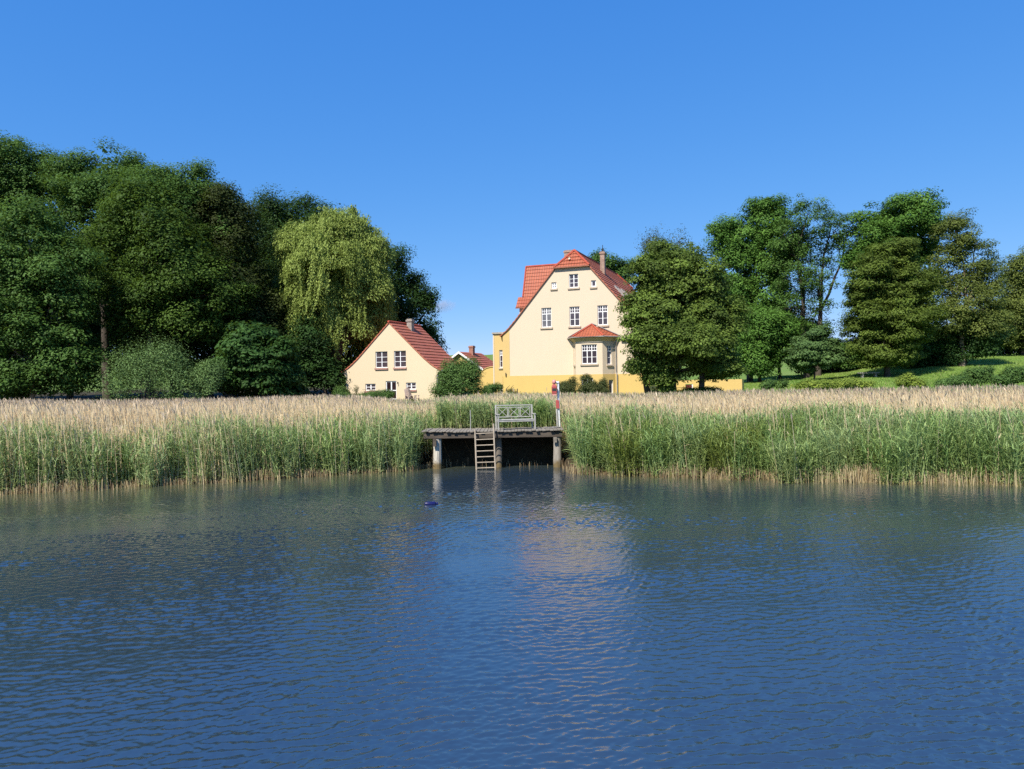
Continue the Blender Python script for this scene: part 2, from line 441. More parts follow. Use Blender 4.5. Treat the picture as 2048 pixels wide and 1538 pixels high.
def window(parent, P, right, inw, u0, u1, z0, z1, cols=2, rows=3, transom=None, small=2, glass='glass', sillm='sill', sill=True, frame=.06, bar=.035, setback=.09, sill_ext=.12, label=None):
    """white timber window set back in its opening; P(u,z) maps to the wall plane"""
    fm = MB(); up = Vector((0, 0, 1)); right = Vector(right); inw = Vector(inw)
    O = Vector(P(u0, z0)) + inw * setback; W, H = u1 - u0, z1 - z0
    def bx(x0, x1, y0, y1, proud=0.0, th=.05):
        fm.obox(O + right * x0 + up * y0 - inw * proud, right * (x1 - x0), up * (y1 - y0), inw * (th + proud))
    fr = frame
    bx(0, fr, 0, H); bx(W - fr, W, 0, H); bx(fr, W - fr, 0, fr); bx(fr, W - fr, H - fr, H)
    zt = H
    if transom: 
        zt = H * transom; bx(fr, W - fr, zt - fr * .55, zt + fr * .55, .002)
    cw = (W - 2 * fr) / cols; mull = fr * .62
    for c in range(1, cols): bx(fr + c * cw - mull, fr + c * cw + mull, fr, H - fr, .008)
    low_top = zt - (fr * .55 if transom else fr)
    for r in range(1, rows):
        zz = fr + (low_top - fr) * r / rows; bx(fr, W - fr, zz - bar / 2, zz + bar / 2, .004)
    if transom:
        for c in range(cols):
            xa = fr + c * cw + (mull if c else 0); xb = fr + (c + 1) * cw - (mull if c < cols - 1 else 0)
            bx((xa + xb) / 2 - bar / 2, (xa + xb) / 2 + bar / 2, zt + fr * .55, H - fr, .006)
        zz = (zt + fr * .55 + H - fr) / 2; bx(fr, W - fr, zz - bar / 2, zz + bar / 2, .003)
    f = fm.build('window', M['white'], parent)
    if label: f['label'] = label
    pm = MB(); o2 = O + inw * .03
    pm.obox(o2 + right * .02 + up * .02, right * (W - .04), up * (H - .04), inw * .015)
    pm.build('pane', M[glass], f)
    if sill:
        s_ = MB(); s_.obox(Vector(P(u0 - sill_ext, z0 - .16)) - inw * .10, right * (W + 2 * sill_ext), up * .15, inw * .24)
        s_.build('sill', M[sillm], f, bevel=.015)
    return f

def courses(mb, prof, v0, v1, n, step=.05, axis='y', sgn=1, end=None):
    """stepped tile courses. prof: polyline [(horizontal offset, z)] from ridge to eave; v0,v1: functions of (z) for the ends along the ridge.
       axis 'y': offset along x*sgn, courses run along y.  axis 'x': offset along y*sgn, courses run along x."""
    d = [0.]
    for (a, b_) in zip(prof, prof[1:]): d.append(d[-1] + math.hypot(b_[0] - a[0], b_[1] - a[1]))
    def pt(s):
        return (np.interp(s, d, [p[0] for p in prof]), np.interp(s, d, [p[1] for p in prof]))
    def P3(o, z, v): return (o * sgn, v, z) if axis == 'y' else (v, o * sgn, z)
    Lr = d[-1]
    for i in range(n):
        s0, s1 = Lr * i / n, Lr * (i + 1) / n
        (o0, z0), (o1, z1) = pt(s0), pt(s1)
        l = math.hypot(o1 - o0, z1 - z0); nxv, nz = -(z1 - z0) / l, (o1 - o0) / l
        a = (o0 + nxv * .01, z0 + nz * .01); bq = (o1 + nxv * step, z1 + nz * step); e = (o1 + nxv * .008, z1 + nz * .008)
        A0, A1 = P3(*a, v0(z0)), P3(*a, v1(z0)); B0, B1 = P3(*bq, v0(z1)), P3(*bq, v1(z1)); E0, E1 = P3(*e, v0(z1)), P3(*e, v1(z1))
        mb.face([A0, B0, B1, A1]); mb.face([B0, E0, E1, B1]); mb.face([A0, E0, B0]); mb.face([A1, B1, E1])
        # underside
        un = .05
        U0, U1 = P3(o0 - nxv * un, z0 - nz * un, v0(z0)), P3(o0 - nxv * un, z0 - nz * un, v1(z0))
        W0, W1 = P3(o1 - nxv * un, z1 - nz * un, v0(z1)), P3(o1 - nxv * un, z1 - nz * un, v1(z1))
        mb.face([U0, U1, W1, W0]); mb.face([A0, U0, W0, E0]); mb.face([A1, E1, W1, U1])
        if i == n - 1: mb.face([E0, W0, W1, E1])

# ------------------------------------------------------------------ the manor
hc = at(1147, 769, 63.5)
HF = Frame((hc.x, hc.y, 2.5), 21.5)
house = empty('manor_house', HF.o, 'large cream manor house with ochre plinth, red half-hipped roof and a bay window', 'house', rz=-HF.th)
R_ = Vector((1, 0, 0)); IN = Vector((0, 1, 0))
PF = lambda u, z: (u, 0, z)
DEP = 17.0
HZ, HW, RZ = 11.1, 1.48, 12.55
PRO = [(0, RZ), (HW, HZ), (5.35, 6.6), (6.05, 5.86), (6.75, 5.32)]     # half roof profile
B0 = -1.2                                                              # walls start below ground
def inset(x, z): return (x, z)
outline = [(-6.5, B0), (6.5, B0), (6.5, 5.42), (6.05, 5.78), (5.35, 6.52), (HW, 11.0), (-HW, 11.0), (-5.35, 6.52), (-6.05, 5.78), (-6.5, 5.42)]
def W(px0, px1, py0, py1):
    (u0, zt), (u1, zb) = HF.fu(px0, (py0 + py1) / 2), HF.fu(px1, (py0 + py1) / 2)
    z1 = HF.fu((px0 + px1) / 2, py0)[1]; z0 = HF.fu((px0 + px1) / 2, py1)[1]
    return u0, u1, z0, z1
wins = [(W(1138, 1156.5, 548, 575), dict(cols=2, rows=3)),
        (W(1103, 1112.8, 564.5, 577), dict(cols=2, rows=2, frame=.09, sill_ext=.1, label='tiny four-pane gable window')),
        (W(1182, 1192, 560.5, 573.5), dict(cols=1, rows=1, frame=.09, sill_ext=.1, label='tiny single-pane gable window')),
        (W(1083, 1102.8, 615.5, 654.5), dict(cols=2, rows=2, transom=.68, glass='glass_curtain', label='upper window with pale curtain behind the panes')),
        (W(1139, 1159.2, 613, 652), dict(cols=2, rows=2, transom=.68)),
        (W(1195, 1215.2, 610.5, 650), dict(cols=2, rows=2, transom=.68))]
mb = MB()
wall(mb, outline, [rect(*w[0]) for w in wins], PF, IN)
# other walls (solid shell)
mb.face([(-6.5, 0, B0), (-6.5, 0, 5.42), (-6.5, DEP, 5.42), (-6.5, DEP, B0)])
mb.face([(6.5, 0, B0), (6.5, DEP, B0), (6.5, DEP, 5.42), (6.5, 0, 5.42)])
mb.face([(u, DEP, z) for u, z in reversed(outline)])
mb.build('wall', M['plaster'], house)
for w, k in wins: window(house, PF, R_, IN, *w, **k)
# plinth and the deeper yellow strip at the left corner, each proud of the wall
mb = MB(); PLZ = 1.77
mb.box(-6.53, 6.55, -.035, -.004, B0, PLZ); mb.box(-6.55, -6.504, -.035, DEP + .03, B0, PLZ); mb.box(6.504, 6.55, -.035, DEP + .03, B0, PLZ)
mb.build('plinth', M['plinth'], house)
mb = MB(); mb.face([(-6.5, -.02, PLZ), (-5.86, -.02, PLZ), (-5.86, -.02, 6.0), (-6.05, -.02, 5.78), (-6.5, -.02, 5.42)])
mb.face([(-5.86, -.02, PLZ), (-5.86, 0, PLZ), (-5.86, 0, 6.0), (-5.86, -.02, 6.0)])
mb.build('corner_strip', M['ochre_light'], house)
# main roof
def vs0(z): return -.10 if z <= HZ + .02 else -.14 + (z - HZ) / (RZ - HZ) * .95
def vs1(z): return DEP + .14 if z <= HZ + .02 else DEP + .14 - (z - HZ) / (RZ - HZ) * .95
mb = MB()
for sg in (1, -1): courses(mb, PRO, vs0, vs1, 24, .055, 'y', sg)
roof = mb.build('roof', M['tiles_side'], house)
# half hip at each end
mb = MB(); hb = MB()
nH = 5
for i in range(nH):
    z1_, z0_ = RZ - (RZ - HZ + .12) * i / nH, RZ - (RZ - HZ + .12) * (i + 1) / nH
    w1, w0 = max(.02, HW * (RZ - z1_) / (RZ - HZ)), HW * (RZ - z0_) / (RZ - HZ)
    y1, y0 = -.14 + (z1_ - HZ) / (RZ - HZ) * .95, -.14 + (z0_ - HZ) / (RZ - HZ) * .95 - .05
    mb.face([(-w0, y0, z0_ + .04), (w0, y0, z0_ + .04), (w1, y1, z1_), (-w1, y1, z1_)])
    mb.face([(-w0, y0, z0_ + .04), (-w0, y0 + .06, z0_ - .02), (w0, y0 + .06, z0_ - .02), (w0, y0, z0_ + .04)])
    hb.face([(w0, DEP - y0, z0_ + .04), (-w0, DEP - y0, z0_ + .04), (-w1, DEP - y1, z1_), (w1, DEP - y1, z1_)])
mb.build('hip', M['tiles_front'], roof); hb.build('hip', M['tiles_front'], roof)
mb = MB()
for sg in (1, -1):
    mb.tube([(sg * HW * 1.06, -.20, HZ - .02), (0, .80, RZ + .06)], .10, 6); mb.tube([(sg * HW * 1.06, DEP + .20, HZ - .02), (0, DEP - .80, RZ + .06)], .10, 6)
mb.tube([(0, .8, RZ + .06), (0, DEP - .8, RZ + .06)], .10, 6)
mb.build('ridge_tile', M['tile_trim'], roof)
mb = MB()
for sg in (1, -1):
    pr = [(o * sg, z) for o, z in PRO[1:]]
    for (a, b_) in zip(pr, pr[1:]):
        d = Vector((b_[0] - a[0], 0, b_[1] - a[1])); nn = Vector((d.z, 0, -d.x)).normalized() * (.06 * (-1 if sg > 0 else 1)); nn = nn if nn.z < 0 else -nn
        mb.obox(Vector((a[0], -.13, a[1])) + nn * .1, d, Vector((0, .028, 0)), nn)
mb.box(-HW - .12, HW + .12, -.27, -.13, HZ - .13, HZ - .03)
mb.build('verge_board', M['verge'], roof)
# vent tile on the hip
mb = MB(); mb.tube([(-.25, .22, 11.75), (-.25, .08, 11.80)], [.08, .10], 8); mb.build('vent', M['sill'], roof)
# chimneys
def chimney(parent, x, y, w, d, z0, z1, mat, pots=1):
    c = MB(); c.box(x - w / 2, x + w / 2, y - d / 2, y + d / 2, z0, z1 - .22)
    c.box(x - w / 2 - .06, x + w / 2 + .06, y - d / 2 - .06, y + d / 2 + .06, z1 - .22, z1 - .08); c.box(x - w / 2, x + w / 2, y - d / 2, y + d / 2, z1 - .08, z1)
    o = c.build('chimney', M[mat], parent)
    if pots:
        q = MB(); q.tube([(x, y, z1), (x, y, z1 + .3)], [.10, .09], 8); q.tube([(x, y, z1 + .3), (x, y, z1 + .62)], .03, 6)
        q.build('chimney_pot', M['lamp'], o)
    return o
chimney(house, 1.55, 4.6, .40, .42, 9.5, 12.95, 'brick')
u_, z_ = HF.fu(1138, 501, 6.0)
chimney(house, u_, 6.0, .82, .5, 10.5, z_, 'brick', 0)
# roof windows on the right slope
def on_slope(o): return float(np.interp(o, [p[0] for p in PRO], [p[1] for p in PRO]))
for y_ in (3.6, 6.0):
    k = MB(); o0, o1 = 2.75, 3.65; z0_, z1_ = on_slope(o0), on_slope(o1)
    ax = Vector((o1 - o0, 0, z1_ - z0_)); nn = Vector((-(z1_ - z0_), 0, o1 - o0)).normalized()
    P0 = Vector((o0, y_, z0_)); 
    k.obox(P0, ax, (0, .09, 0), nn * .16); k.obox(P0 + Vector((0, .86, 0)), ax, (0, .09, 0), nn * .16)
    k.obox(P0 + Vector((0, .09, 0)), ax * .07, (0, .77, 0), nn * .15); k.obox(P0 + ax * .93 + Vector((0, .09, 0)), ax * .07, (0, .77, 0), nn * .15)
    sk = k.build('roof_window', M['zinc'], roof)
# cross wing on the left: steep tiled front, flared lower roof
mb = MB()
wing_top, wing_mid, wing_eave = (6.2, 12.35), (5.2, 9.35), (4.55, 8.35)
courses(mb, [(-6.2, 12.35), (-5.2, 9.35)][::1], lambda z: -6.45, lambda z: -.3, 9, .05, 'x', -1) if False else None
def front_courses(mb, top, bot, ux0, ux1, n, step=.05):
    for i in range(n):
        (ya, za), (yb, zb) = [(top[0] + (bot[0] - top[0]) * k / n, top[1] + (bot[1] - top[1]) * k / n) for k in (i, i + 1)]
        dy, dz = bot[0] - top[0], bot[1] - top[1]; l = math.hypot(dy, dz); ny, nz = dz / l, -dy / l
        if nz < 0: ny, nz = -ny, -nz
        a = (ya + ny * .01, za + nz * .01); b_ = (yb + ny * step, zb + nz * step); e = (yb + ny * .008, zb + nz * .008)
        mb.face([(ux0, *b_), (ux1, *b_), (ux1, *a), (ux0, *a)]); mb.face([(ux0, *e), (ux1, *e), (ux1, *b_), (ux0, *b_)])
        mb.face([(ux0, *a), (ux0, *e), (ux0, *b_)])
front_courses(mb, wing_top, wing_mid, -6.45, -1.0, 9)
front_courses(mb, wing_mid, wing_eave, -6.95, -1.0, 3)
# left gable end, back and underside so that the wing is a closed body
mb.face([(-6.45, 6.2, 12.35), (-6.45, 7.4, 12.35), (-6.45, 8.4, 9.35), (-6.45, 5.2, 9.35)])
mb.face([(-6.45, 7.4, 12.35), (-1, 7.4, 12.35), (-1, 9.0, 8.35), (-6.45, 9.0, 8.35)])
mb.face([(-6.45, 6.2, 12.36), (-1.0, 6.2, 12.36), (-1.0, 7.4, 12.36), (-6.45, 7.4, 12.36)])
mb.face([(-6.95, 5.2, 9.35), (-6.95, 8.4, 9.35), (-6.95, 9.05, 8.35), (-6.95, 4.55, 8.35)])
mb.face([(-6.95, 5.2, 9.352), (-6.45, 5.2, 9.352), (-6.45, 8.4, 9.352), (-6.95, 8.4, 9.352)])
mb.face([(-6.95, 4.55, 8.34), (-6.95, 9.05, 8.34), (-1, 9.05, 8.34), (-1, 4.55, 8.34)])
wr = mb.build('wing_roof', M['tiles_front'], house)
mb = MB(); mb.tube([(-6.5, 6.2, 12.4), (-1.0, 6.2, 12.4)], .09, 6); mb.tube([(-6.47, 6.15, 12.38), (-6.47, 5.15, 9.38)], .07, 6); mb.build('ridge_tile', M['tile_trim'], wr)
mb = MB(); mb.box(-7.0, -1.0, 4.50, 4.60, 8.22, 8.33); mb.build('gutter', M['verge'], wr)
mb = MB(); mb.box(-6.7, -1.0, 4.8, 8.8, 4.0, 8.34); mb.build('wing_wall', M['plaster'], house)
# flat-roofed veranda on the left
zx = HF.fu(990, 665, .3)[1]
vw = MB(); PV = lambda u, z: (u, .25, z)
vwin = (-6.96, -6.64, HF.fu(1001, 735, .25)[1], HF.fu(1001, 700, .25)[1]); bwin = (-6.98, -6.66, .1, HF.fu(1001, 769, .25)[1])
wall(vw, rect(-7.5, -6.556, B0, zx - .15), [rect(*vwin), rect(*bwin)], PV, IN)
vw.face([(-7.5, .25, B0), (-7.5, .25, zx - .15), (-7.5, 5, zx - .15), (-7.5, 5, B0)])
vw.face([(-7.5, 5, B0), (-7.5, 5, zx - .15), (-6.556, 5, zx - .15), (-6.556, 5, B0)])
ver = vw.build('veranda_wall', M['ochre_light'], house)
mb = MB(); mb.box(-7.62, -6.4, .13, 5.1, zx - .15, zx); mb.build('veranda_cap', M['moss'], ver)
mb = MB(); mb.box(-7.56, -7.44, .22, .30, B0, zx - .16); mb.build('corner_strip', M['plaster'], ver)  # paler strip stands in for the sunlit edge of the veranda corner
window(house, PV, R_, IN, *vwin, cols=1, rows=2, transom=.7, frame=.06, sill_ext=.06, label='narrow veranda window')
window(house, PV, R_, IN, *bwin, cols=1, rows=2, frame=.05, sill=False, glass='glass_dark', label='narrow basement window')
# bay window
BV = -1.05
bu = [(.02, 0.0), (.55, BV), (2.86, BV), (3.68, 0.0)]
bz = 4.72
mbw = MB(); bayw = []
for i in range(3):
    A, Bp = Vector((*bu[i], 0)), Vector((*bu[i + 1], 0)); rt = (Bp - A).normalized(); inn = Vector((-rt.y, rt.x, 0)); ln = (Bp - A).length
    Pq = lambda u, z, A=A, rt=rt: A + rt * u + Vector((0, 0, z))
    if i == 0: holes = [(ln * .42, ln * .78, 2.62, 4.25)]; kw = [dict(cols=1, rows=2, transom=.68, sill_ext=.06, frame=.07, label='narrow window in the left side of the bay')]
    elif i == 1:
        u0 = HF.fu(1163, 690, BV)[0] - .55; u1 = HF.fu(1193.6, 690, BV)[0] - .55; z1 = HF.fu(1178, 688.8, BV)[1]; z0 = HF.fu(1178, 727.5, BV)[1]
        holes = [(u0, u1, z0, z1), (u0 - .05, u0 + .95, .3, 1.5)]; kw = [dict(cols=3, rows=2, transom=.68, glass='glass_dark', label='wide three-light bay window'), dict(cols=2, rows=2, sill=False, glass='glass', label='basement window half hidden by a bush')]
    else: holes = [(ln * .36, ln * .72, 2.58, 4.22), (ln * .45, ln * .80, .15, 1.30)]; kw = [dict(cols=1, rows=2, transom=.68, sill_ext=.08, frame=.07, label='narrow window in the shaded right side of the bay'), dict(cols=1, rows=1, sill=False, glass='glass_dark', frame=.05, label='small basement window at the right of the bay')]
    wall(mbw, rect(0, ln, B0, bz), [rect(*h) for h in holes], Pq, inn)
    bayw.append((Pq, rt, inn, holes, kw))
bay = mbw.build('bay', M['plaster'], house)
for Pq, rt, inn, holes, kw in bayw:
    for h, k in zip(holes, kw): window(bay, Pq, rt, inn, *h, **k)
def offs(d, z): # bay outline pushed outward
    return [Vector((bu[0][0] - d * 1.25, 0, z)), Vector((bu[1][0] - d * .55, BV - d, z)), Vector((bu[2][0] + d * .55, BV - d, z)), Vector((bu[3][0] + d * 1.25, 0, z))]
def ring(mb, lo, hi):
    for i in range(3): mb.face([lo[i], lo[i + 1], hi[i + 1], hi[i]])
mb = MB()   # bay plinth with its openings left free below the sill line
for i in range(3):
    A, Bp = offs(.03, 0)[i], offs(.03, 0)[i + 1]; rt = (Bp - A).normalized(); ln = (Bp - A).length; inn = Vector((-rt.y, rt.x, 0))
    Pq = lambda u, z, A=A, rt=rt: A + rt * u + Vector((0, 0, z))
    hs_ = [rect(h[0] + .02, h[1] + .02, h[2], h[3]) for h in bayw[i][3][1:]]
    wall(mb, rect(0, ln, B0, PLZ), hs_, Pq, inn, .028)
ring(mb, offs(.03, PLZ), offs(.003, PLZ))
mb.build('plinth', M['plinth'], bay)
mb = MB(); ring(mb, offs(.002, bz - .18), offs(.06, bz - .12)); ring(mb, offs(.06, bz - .12), offs(.22, bz + .10)); ring(mb, offs(.22, bz + .10), offs(.24, bz + .2))
mb.build('cornice', M['cornice'], bay)
apex = Vector((1.72, -.12, 5.98)); mb = MB(); lo = offs(.34, bz + .19); nC = 7
apx = [Vector((1.25, -.02, 5.86)), apex, apex, Vector((2.2, -.02, 5.86))]
for i in range(3):
    for k in range(nC):
        t0, t1 = k / nC, (k + 1) / nC
        a0, b0 = lo[i].lerp(apex, t0), lo[i + 1].lerp(apex, t0); a1, b1 = lo[i].lerp(apex, t1), lo[i + 1].lerp(apex, t1)
        up = Vector((0, 0, .035))
        mb.face([a0 + up, b0 + up, b1, a1]); mb.face([a0 - up * .6, b0 - up * .6, b0 + up, a0 + up])
br_ = mb.build('bay_roof', M['tiles_front'], bay)
mb = MB()
for i in (1, 2): mb.tube([lo[i] + Vector((0, 0, .05)), apex + Vector((0, 0, .06))], .07, 6)
mb.build('hip_tile', M['tile_trim'], br_)
mb = MB()
mb.tube([lo[0] + Vector((-.02, -.04, .08)), apex + Vector((0, .02, .12))], .045, 4); mb.tube([lo[3] + Vector((.02, -.04, .08)), apex + Vector((0, .02, .12))], .045, 4)
mb.build('flashing', M['zinc'], br_)
mb = MB()
g_ = offs(.40, bz + .17)
mb.tube(g_, .055, 6); mb.build('gutter', M['zinc'], br_)
mb = MB(); dpx = 3.78
mb.tube([g_[3] + Vector((-.06, -.06, -.02)), (dpx + .05, -.22, bz - .25), (dpx, -.10, bz - .55), (dpx, -.10, 1.9), (dpx + .08, -.14, 1.75), (dpx + .08, -.14, -.6)], .055, 8)
mb.build('downpipe', M['zinc'], house)
# small lamp bracket on the wall, rainwater outlet of the veranda
mb = MB(); u_, z_ = HF.fu(1012.5, 749, -.02); mb.tube([(u_, -.02, z_ - .25), (u_, -.12, z_ - .1), (u_, -.12, z_ + .15)], .04, 6); mb.build('lamp', M['lamp'], house)
mb = MB(); u_, z_ = HF.fu(1248, 677, 0); mb.box(u_ - .25, u_ + .4, -.28, -.002, z_ - .12, z_ + .1); mb.build('lintel', M['sill'], house)
# eaves gutter on the right slope
mb = MB(); mb.tube([(6.83, -.1, 5.27), (6.83, DEP, 5.27)], .07, 6); mb.build('gutter', M['zinc'], roof)

# garden walls and the low annexe to the right
def on_frame(px, py, v): u, z = HF.fu(px, py, v); return Vector((u, v, z))
gw = empty('garden_wall', HF.o, 'ochre garden wall with a swept top joining the left side of the manor', 'wall', rz=-HF.th)
mb = MB(); top = []
for px, py in ((985.5, 733.5), (980, 734.5), (972, 737), (966, 741), (962, 745), (955, 749), (946, 751)):
    q = on_frame(px, py, .8); top.append((q.x, q.z))
top[0] = (-7.505, top[0][1])
for (a, b_) in zip(top, top[1:]):
    mb.face([(b_[0], .8, B0), (a[0], .8, B0), (a[0], .8, a[1]), (b_[0], .8, b_[1])]); mb.face([(a[0], 1.1, B0), (b_[0], 1.1, B0), (b_[0], 1.1, b_[1]), (a[0], 1.1, a[1])])
    mb.face([(b_[0], .8, b_[1]), (a[0], .8, a[1]), (a[0], 1.1, a[1]), (b_[0], 1.1, b_[1])])
mb.face([(top[-1][0], .8, B0), (top[-1][0], .8, top[-1][1]), (top[-1][0], 1.1, top[-1][1]), (top[-1][0], 1.1, B0)])
mb.build('wall', M['plinth'], gw)
mb = MB()
for (a, b_) in zip(top, top[1:]):
    d = Vector((a[0] - b_[0], 0, a[1] - b_[1])); mb.obox((b_[0], .74, b_[1] + .003), d, (0, .42, 0), (0, 0, .06))
mb.build('coping', M['ochre_light'], gw)
an = empty('garden_annexe', HF.o, 'low ochre annexe wall with a dark red door behind the linden trunks', 'annexe', rz=-HF.th)
AV = 4.6
p1 = on_frame(1484, 757, AV); AT = on_frame(1440, 759, AV).z
dl, dr = on_frame(1371, 775, AV).x, on_frame(1386, 775, AV).x
mb = MB(); PA = lambda u, z: (u, AV, z)
wall(mb, rect(6.56, p1.x, B0, AT), [rect(dl, dr, -.3, AT - .35)], PA, IN, .1)
mb.face([(p1.x, AV, B0), (p1.x, AV + 2.2, B0), (p1.x, AV + 2.2, AT), (p1.x, AV, AT)]); mb.face([(6.56, AV, AT), (p1.x, AV, AT), (p1.x, AV + 2.2, AT), (6.56, AV + 2.2, AT)])
mb.build('wall', M['plinth'], an)
mb = MB(); mb.box(dl + .04, dr - .10, AV + .07, AV + .11, -.3, AT - .4); dd = mb.build('door', M['door_red'], an)
mb = MB(); mb.box(dr - .10, dr, AV + .04, AV + .12, -.3, AT - .35); mb.build('door_frame', M['white'], dd)

# ------------------------------------------------------------------ the cottage
cc = at(780, 769, 58)
CF = Frame((cc.x, cc.y, 2.3), 22)
cot = empty('cottage', CF.o, 'small pale yellow cottage with a steep dark red roof and a grey brick chimney', 'house', rz=-CF.th)
CD = 4.9
CP = [(0, 6.22), (2.95, 3.45), (3.75, 2.80), (4.55, 2.36)]
def CW(px0, px1, py0, py1):
    u0 = CF.fu(px0, (py0 + py1) / 2)[0]; u1 = CF.fu(px1, (py0 + py1) / 2)[0]
    return u0, u1, CF.fu((px0 + px1) / 2, py1)[1], CF.fu((px0 + px1) / 2, py0)[1]
cw = [(CW(751, 775, 703, 735.5), dict(cols=2, rows=3, frame=.05, bar=.035, glass='glass', sillm='sill_red')),
      (CW(788, 812, 701.5, 734.5), dict(cols=2, rows=3, frame=.05, bar=.035, glass='glass', sillm='sill_red')),
      (CW(730.7, 751.2, 767.5, 781), dict(cols=2, rows=2, frame=.07, bar=.04, glass='glass', sillm='sill_red', label='low cellar window left of the door')),
      (CW(812, 832, 765, 779), dict(cols=2, rows=2, frame=.07, bar=.04, glass='glass_dark', sillm='sill_red', label='low cellar window right of the door'))]
du0, du1, _, dz1 = CW(771.5, 793, 762, 800)
co = [(-4.1, B0), (4.1, B0), (4.1, 2.0), (4.42, 2.34), (3.75, 2.72), (2.95, 3.37), (0, 6.13), (-2.95, 3.37), (-3.75, 2.72), (-4.42, 2.34), (-4.1, 2.0)]
mb = MB(); wall(mb, co, [rect(*w[0]) for w in cw] + [rect(du0, du1, -.1, dz1)], PF, IN, .12)
mb.face([(-4.1, 0, B0), (-4.1, 0, 2.1), (-4.1, CD, 2.1), (-4.1, CD, B0)]); mb.face([(4.1, 0, B0), (4.1, CD, B0), (4.1, CD, 2.3), (4.1, 0, 2.0)])
mb.face([(u, CD, z) for u, z in reversed(co)]); mb.build('wall', M['plaster_cot'], cot)
for w, k in cw: window(cot, PF, R_, IN, *w, setback=.08, sill_ext=.05, **k)
dm = MB(); wdt = du1 - du0
for x0, x1 in ((0, .07), (wdt / 2 - .05, wdt / 2 + .05), (wdt - .07, wdt)): dm.box(du0 + x0, du0 + x1, .06, .11, -.1, dz1)
for z0_, z1_ in ((dz1 - .08, dz1), (dz1 * .52, dz1 * .52 + .07), (-.1, .25)):
    dm.box(du0 + .07, du0 + wdt / 2 - .05, .063, .107, z0_, z1_); dm.box(du0 + wdt / 2 + .05, du1 - .07, .063, .107, z0_, z1_)
dr_ = dm.build('door', M['white'], cot)
mb = MB(); mb.box(du0 + .02, du1 - .02, .085, .1, -.1, dz1 - .02); mb.build('pane', M['glass_dark'], dr_)
mb = MB()
for sg in (1, -1): courses(mb, CP, lambda z: -.07, lambda z: CD + .07, 16, .06, 'y', sg)
cr = mb.build('roof', M['tiles_old'], cot)
mb = MB(); mb.tube([(0, -.12, 6.28), (0, CD + .12, 6.28)], .09, 6); mb.build('ridge_tile', M['tile_trim'], cr)
mb = MB()
for sg in (1, -1):
    pr = [(o * sg, z) for o, z in CP]
    for (a, b_) in zip(pr, pr[1:]):
        d = Vector((b_[0] - a[0], 0, b_[1] - a[1])); nn = Vector((d.z, 0, -d.x)).normalized() * .055; nn = nn if nn.z < 0 else -nn
        mb.obox(Vector((a[0], -.10, a[1])) + nn * .2, d, Vector((0, .028, 0)), nn)
cv = mb
chimney(cot, .42, 2.6, .44, .44, 5.0, 6.66, 'brick_grey', 0)
mb = MB(); mb.tube([(4.62, -.1, 2.3), (4.62, CD + .1, 2.3)], .06, 6); mb.build('gutter', M['zinc'], cr)
mb = MB(); mb.tube([(4.6, .15, 2.26), (4.16, .05, 1.95), (4.16, .05, -.6)], .05, 8); mb.build('downpipe', M['zinc'], cot)
mb = MB(); u_, z_ = CF.fu(796.5, 765, 0); mb.tube([(u_, 0, z_), (u_, -.12, z_ + .03), (u_, -.14, z_ - .12)], .03, 6); mb.build('lamp', M['lamp'], cot)

# ------------------------------------------------------------------ the shed between the two houses
sc_ = at(921, 769, 82)
SF = Frame((sc_.x, sc_.y, 3.0), 24)
shed = empty('outbuilding', SF.o, 'small ochre outbuilding with white bargeboards and red roof between cottage and manor', 'outbuilding', rz=-SF.th)
zr_ = SF.fu(921, 703.5)[1]; su, szr = SF.fu(969, 738); su = max(su, 2.2)
SPf = [(0, zr_), (su, szr)]
so = [(-su + .3, -1), (su - .3, -1), (su - .3, szr + .05), (0, zr_ - .18), (-su + .3, szr + .05)]
SD = 5.0
mb = MB(); wall(mb, so, [], PF, IN)
mb.face([(-su + .3, 0, -1), (-su + .3, 0, szr), (-su + .3, SD, szr), (-su + .3, SD, -1)]); mb.face([(su - .3, 0, -1), (su - .3, SD, -1), (su - .3, SD, szr), (su - .3, 0, szr)])
mb.face([(u, SD, z) for u, z in reversed(so)]); mb.build('wall', M['ochre_light'], shed)
mb = MB()
for sg in (1, -1): courses(mb, SPf, lambda z: -.3, lambda z: SD + .2, 8, .07, 'y', sg)
sr_ = mb.build('roof', M['tiles_old'], shed)
mb = MB()
for sg in (1, -1):
    d = Vector((su * sg, 0, szr - zr_)); mb.obox((0, -.36 - (.003 if sg > 0 else 0), zr_ - .20), d, (0, .05, 0), (0, 0, .24))
mb.build('bargeboard', M['white'], sr_)
chimney(shed, .35, 2.2, .5, .5, zr_ - .8, zr_ + .75, 'brick_red', 0)

# ------------------------------------------------------------------ trees
def unit(n, r=rng):
    v = r.normal(size=(n, 3)); return v / np.linalg.norm(v, axis=1, keepdims=True)
def leaf_mesh(name, P, Nn, size, tint, aspect=.55, axis=None, fold=.0):
    """one kite-shaped leaf per point: P (n,3), normals Nn, size (n,), tint (n,)"""
    n = len(P)
    a = unit(n) if axis is None else axis
    a = a - (a * Nn).sum(1, keepdims=True) * Nn; a /= np.maximum(np.linalg.norm(a, axis=1, keepdims=True), 1e-6)
    b_ = np.cross(Nn, a)
    s = size[:, None]
    V = np.stack([P - a * s * .5, P + b_ * s * aspect * .5 + a * s * .05, P + a * s * .5, P - b_ * s * aspect * .5 + a * s * .05], 1).reshape(-1, 3)
    Q = np.arange(n * 4).reshape(n, 4)
    return np_mesh(name, V, Q, attrs={'tint': np.repeat(tint, 4)})

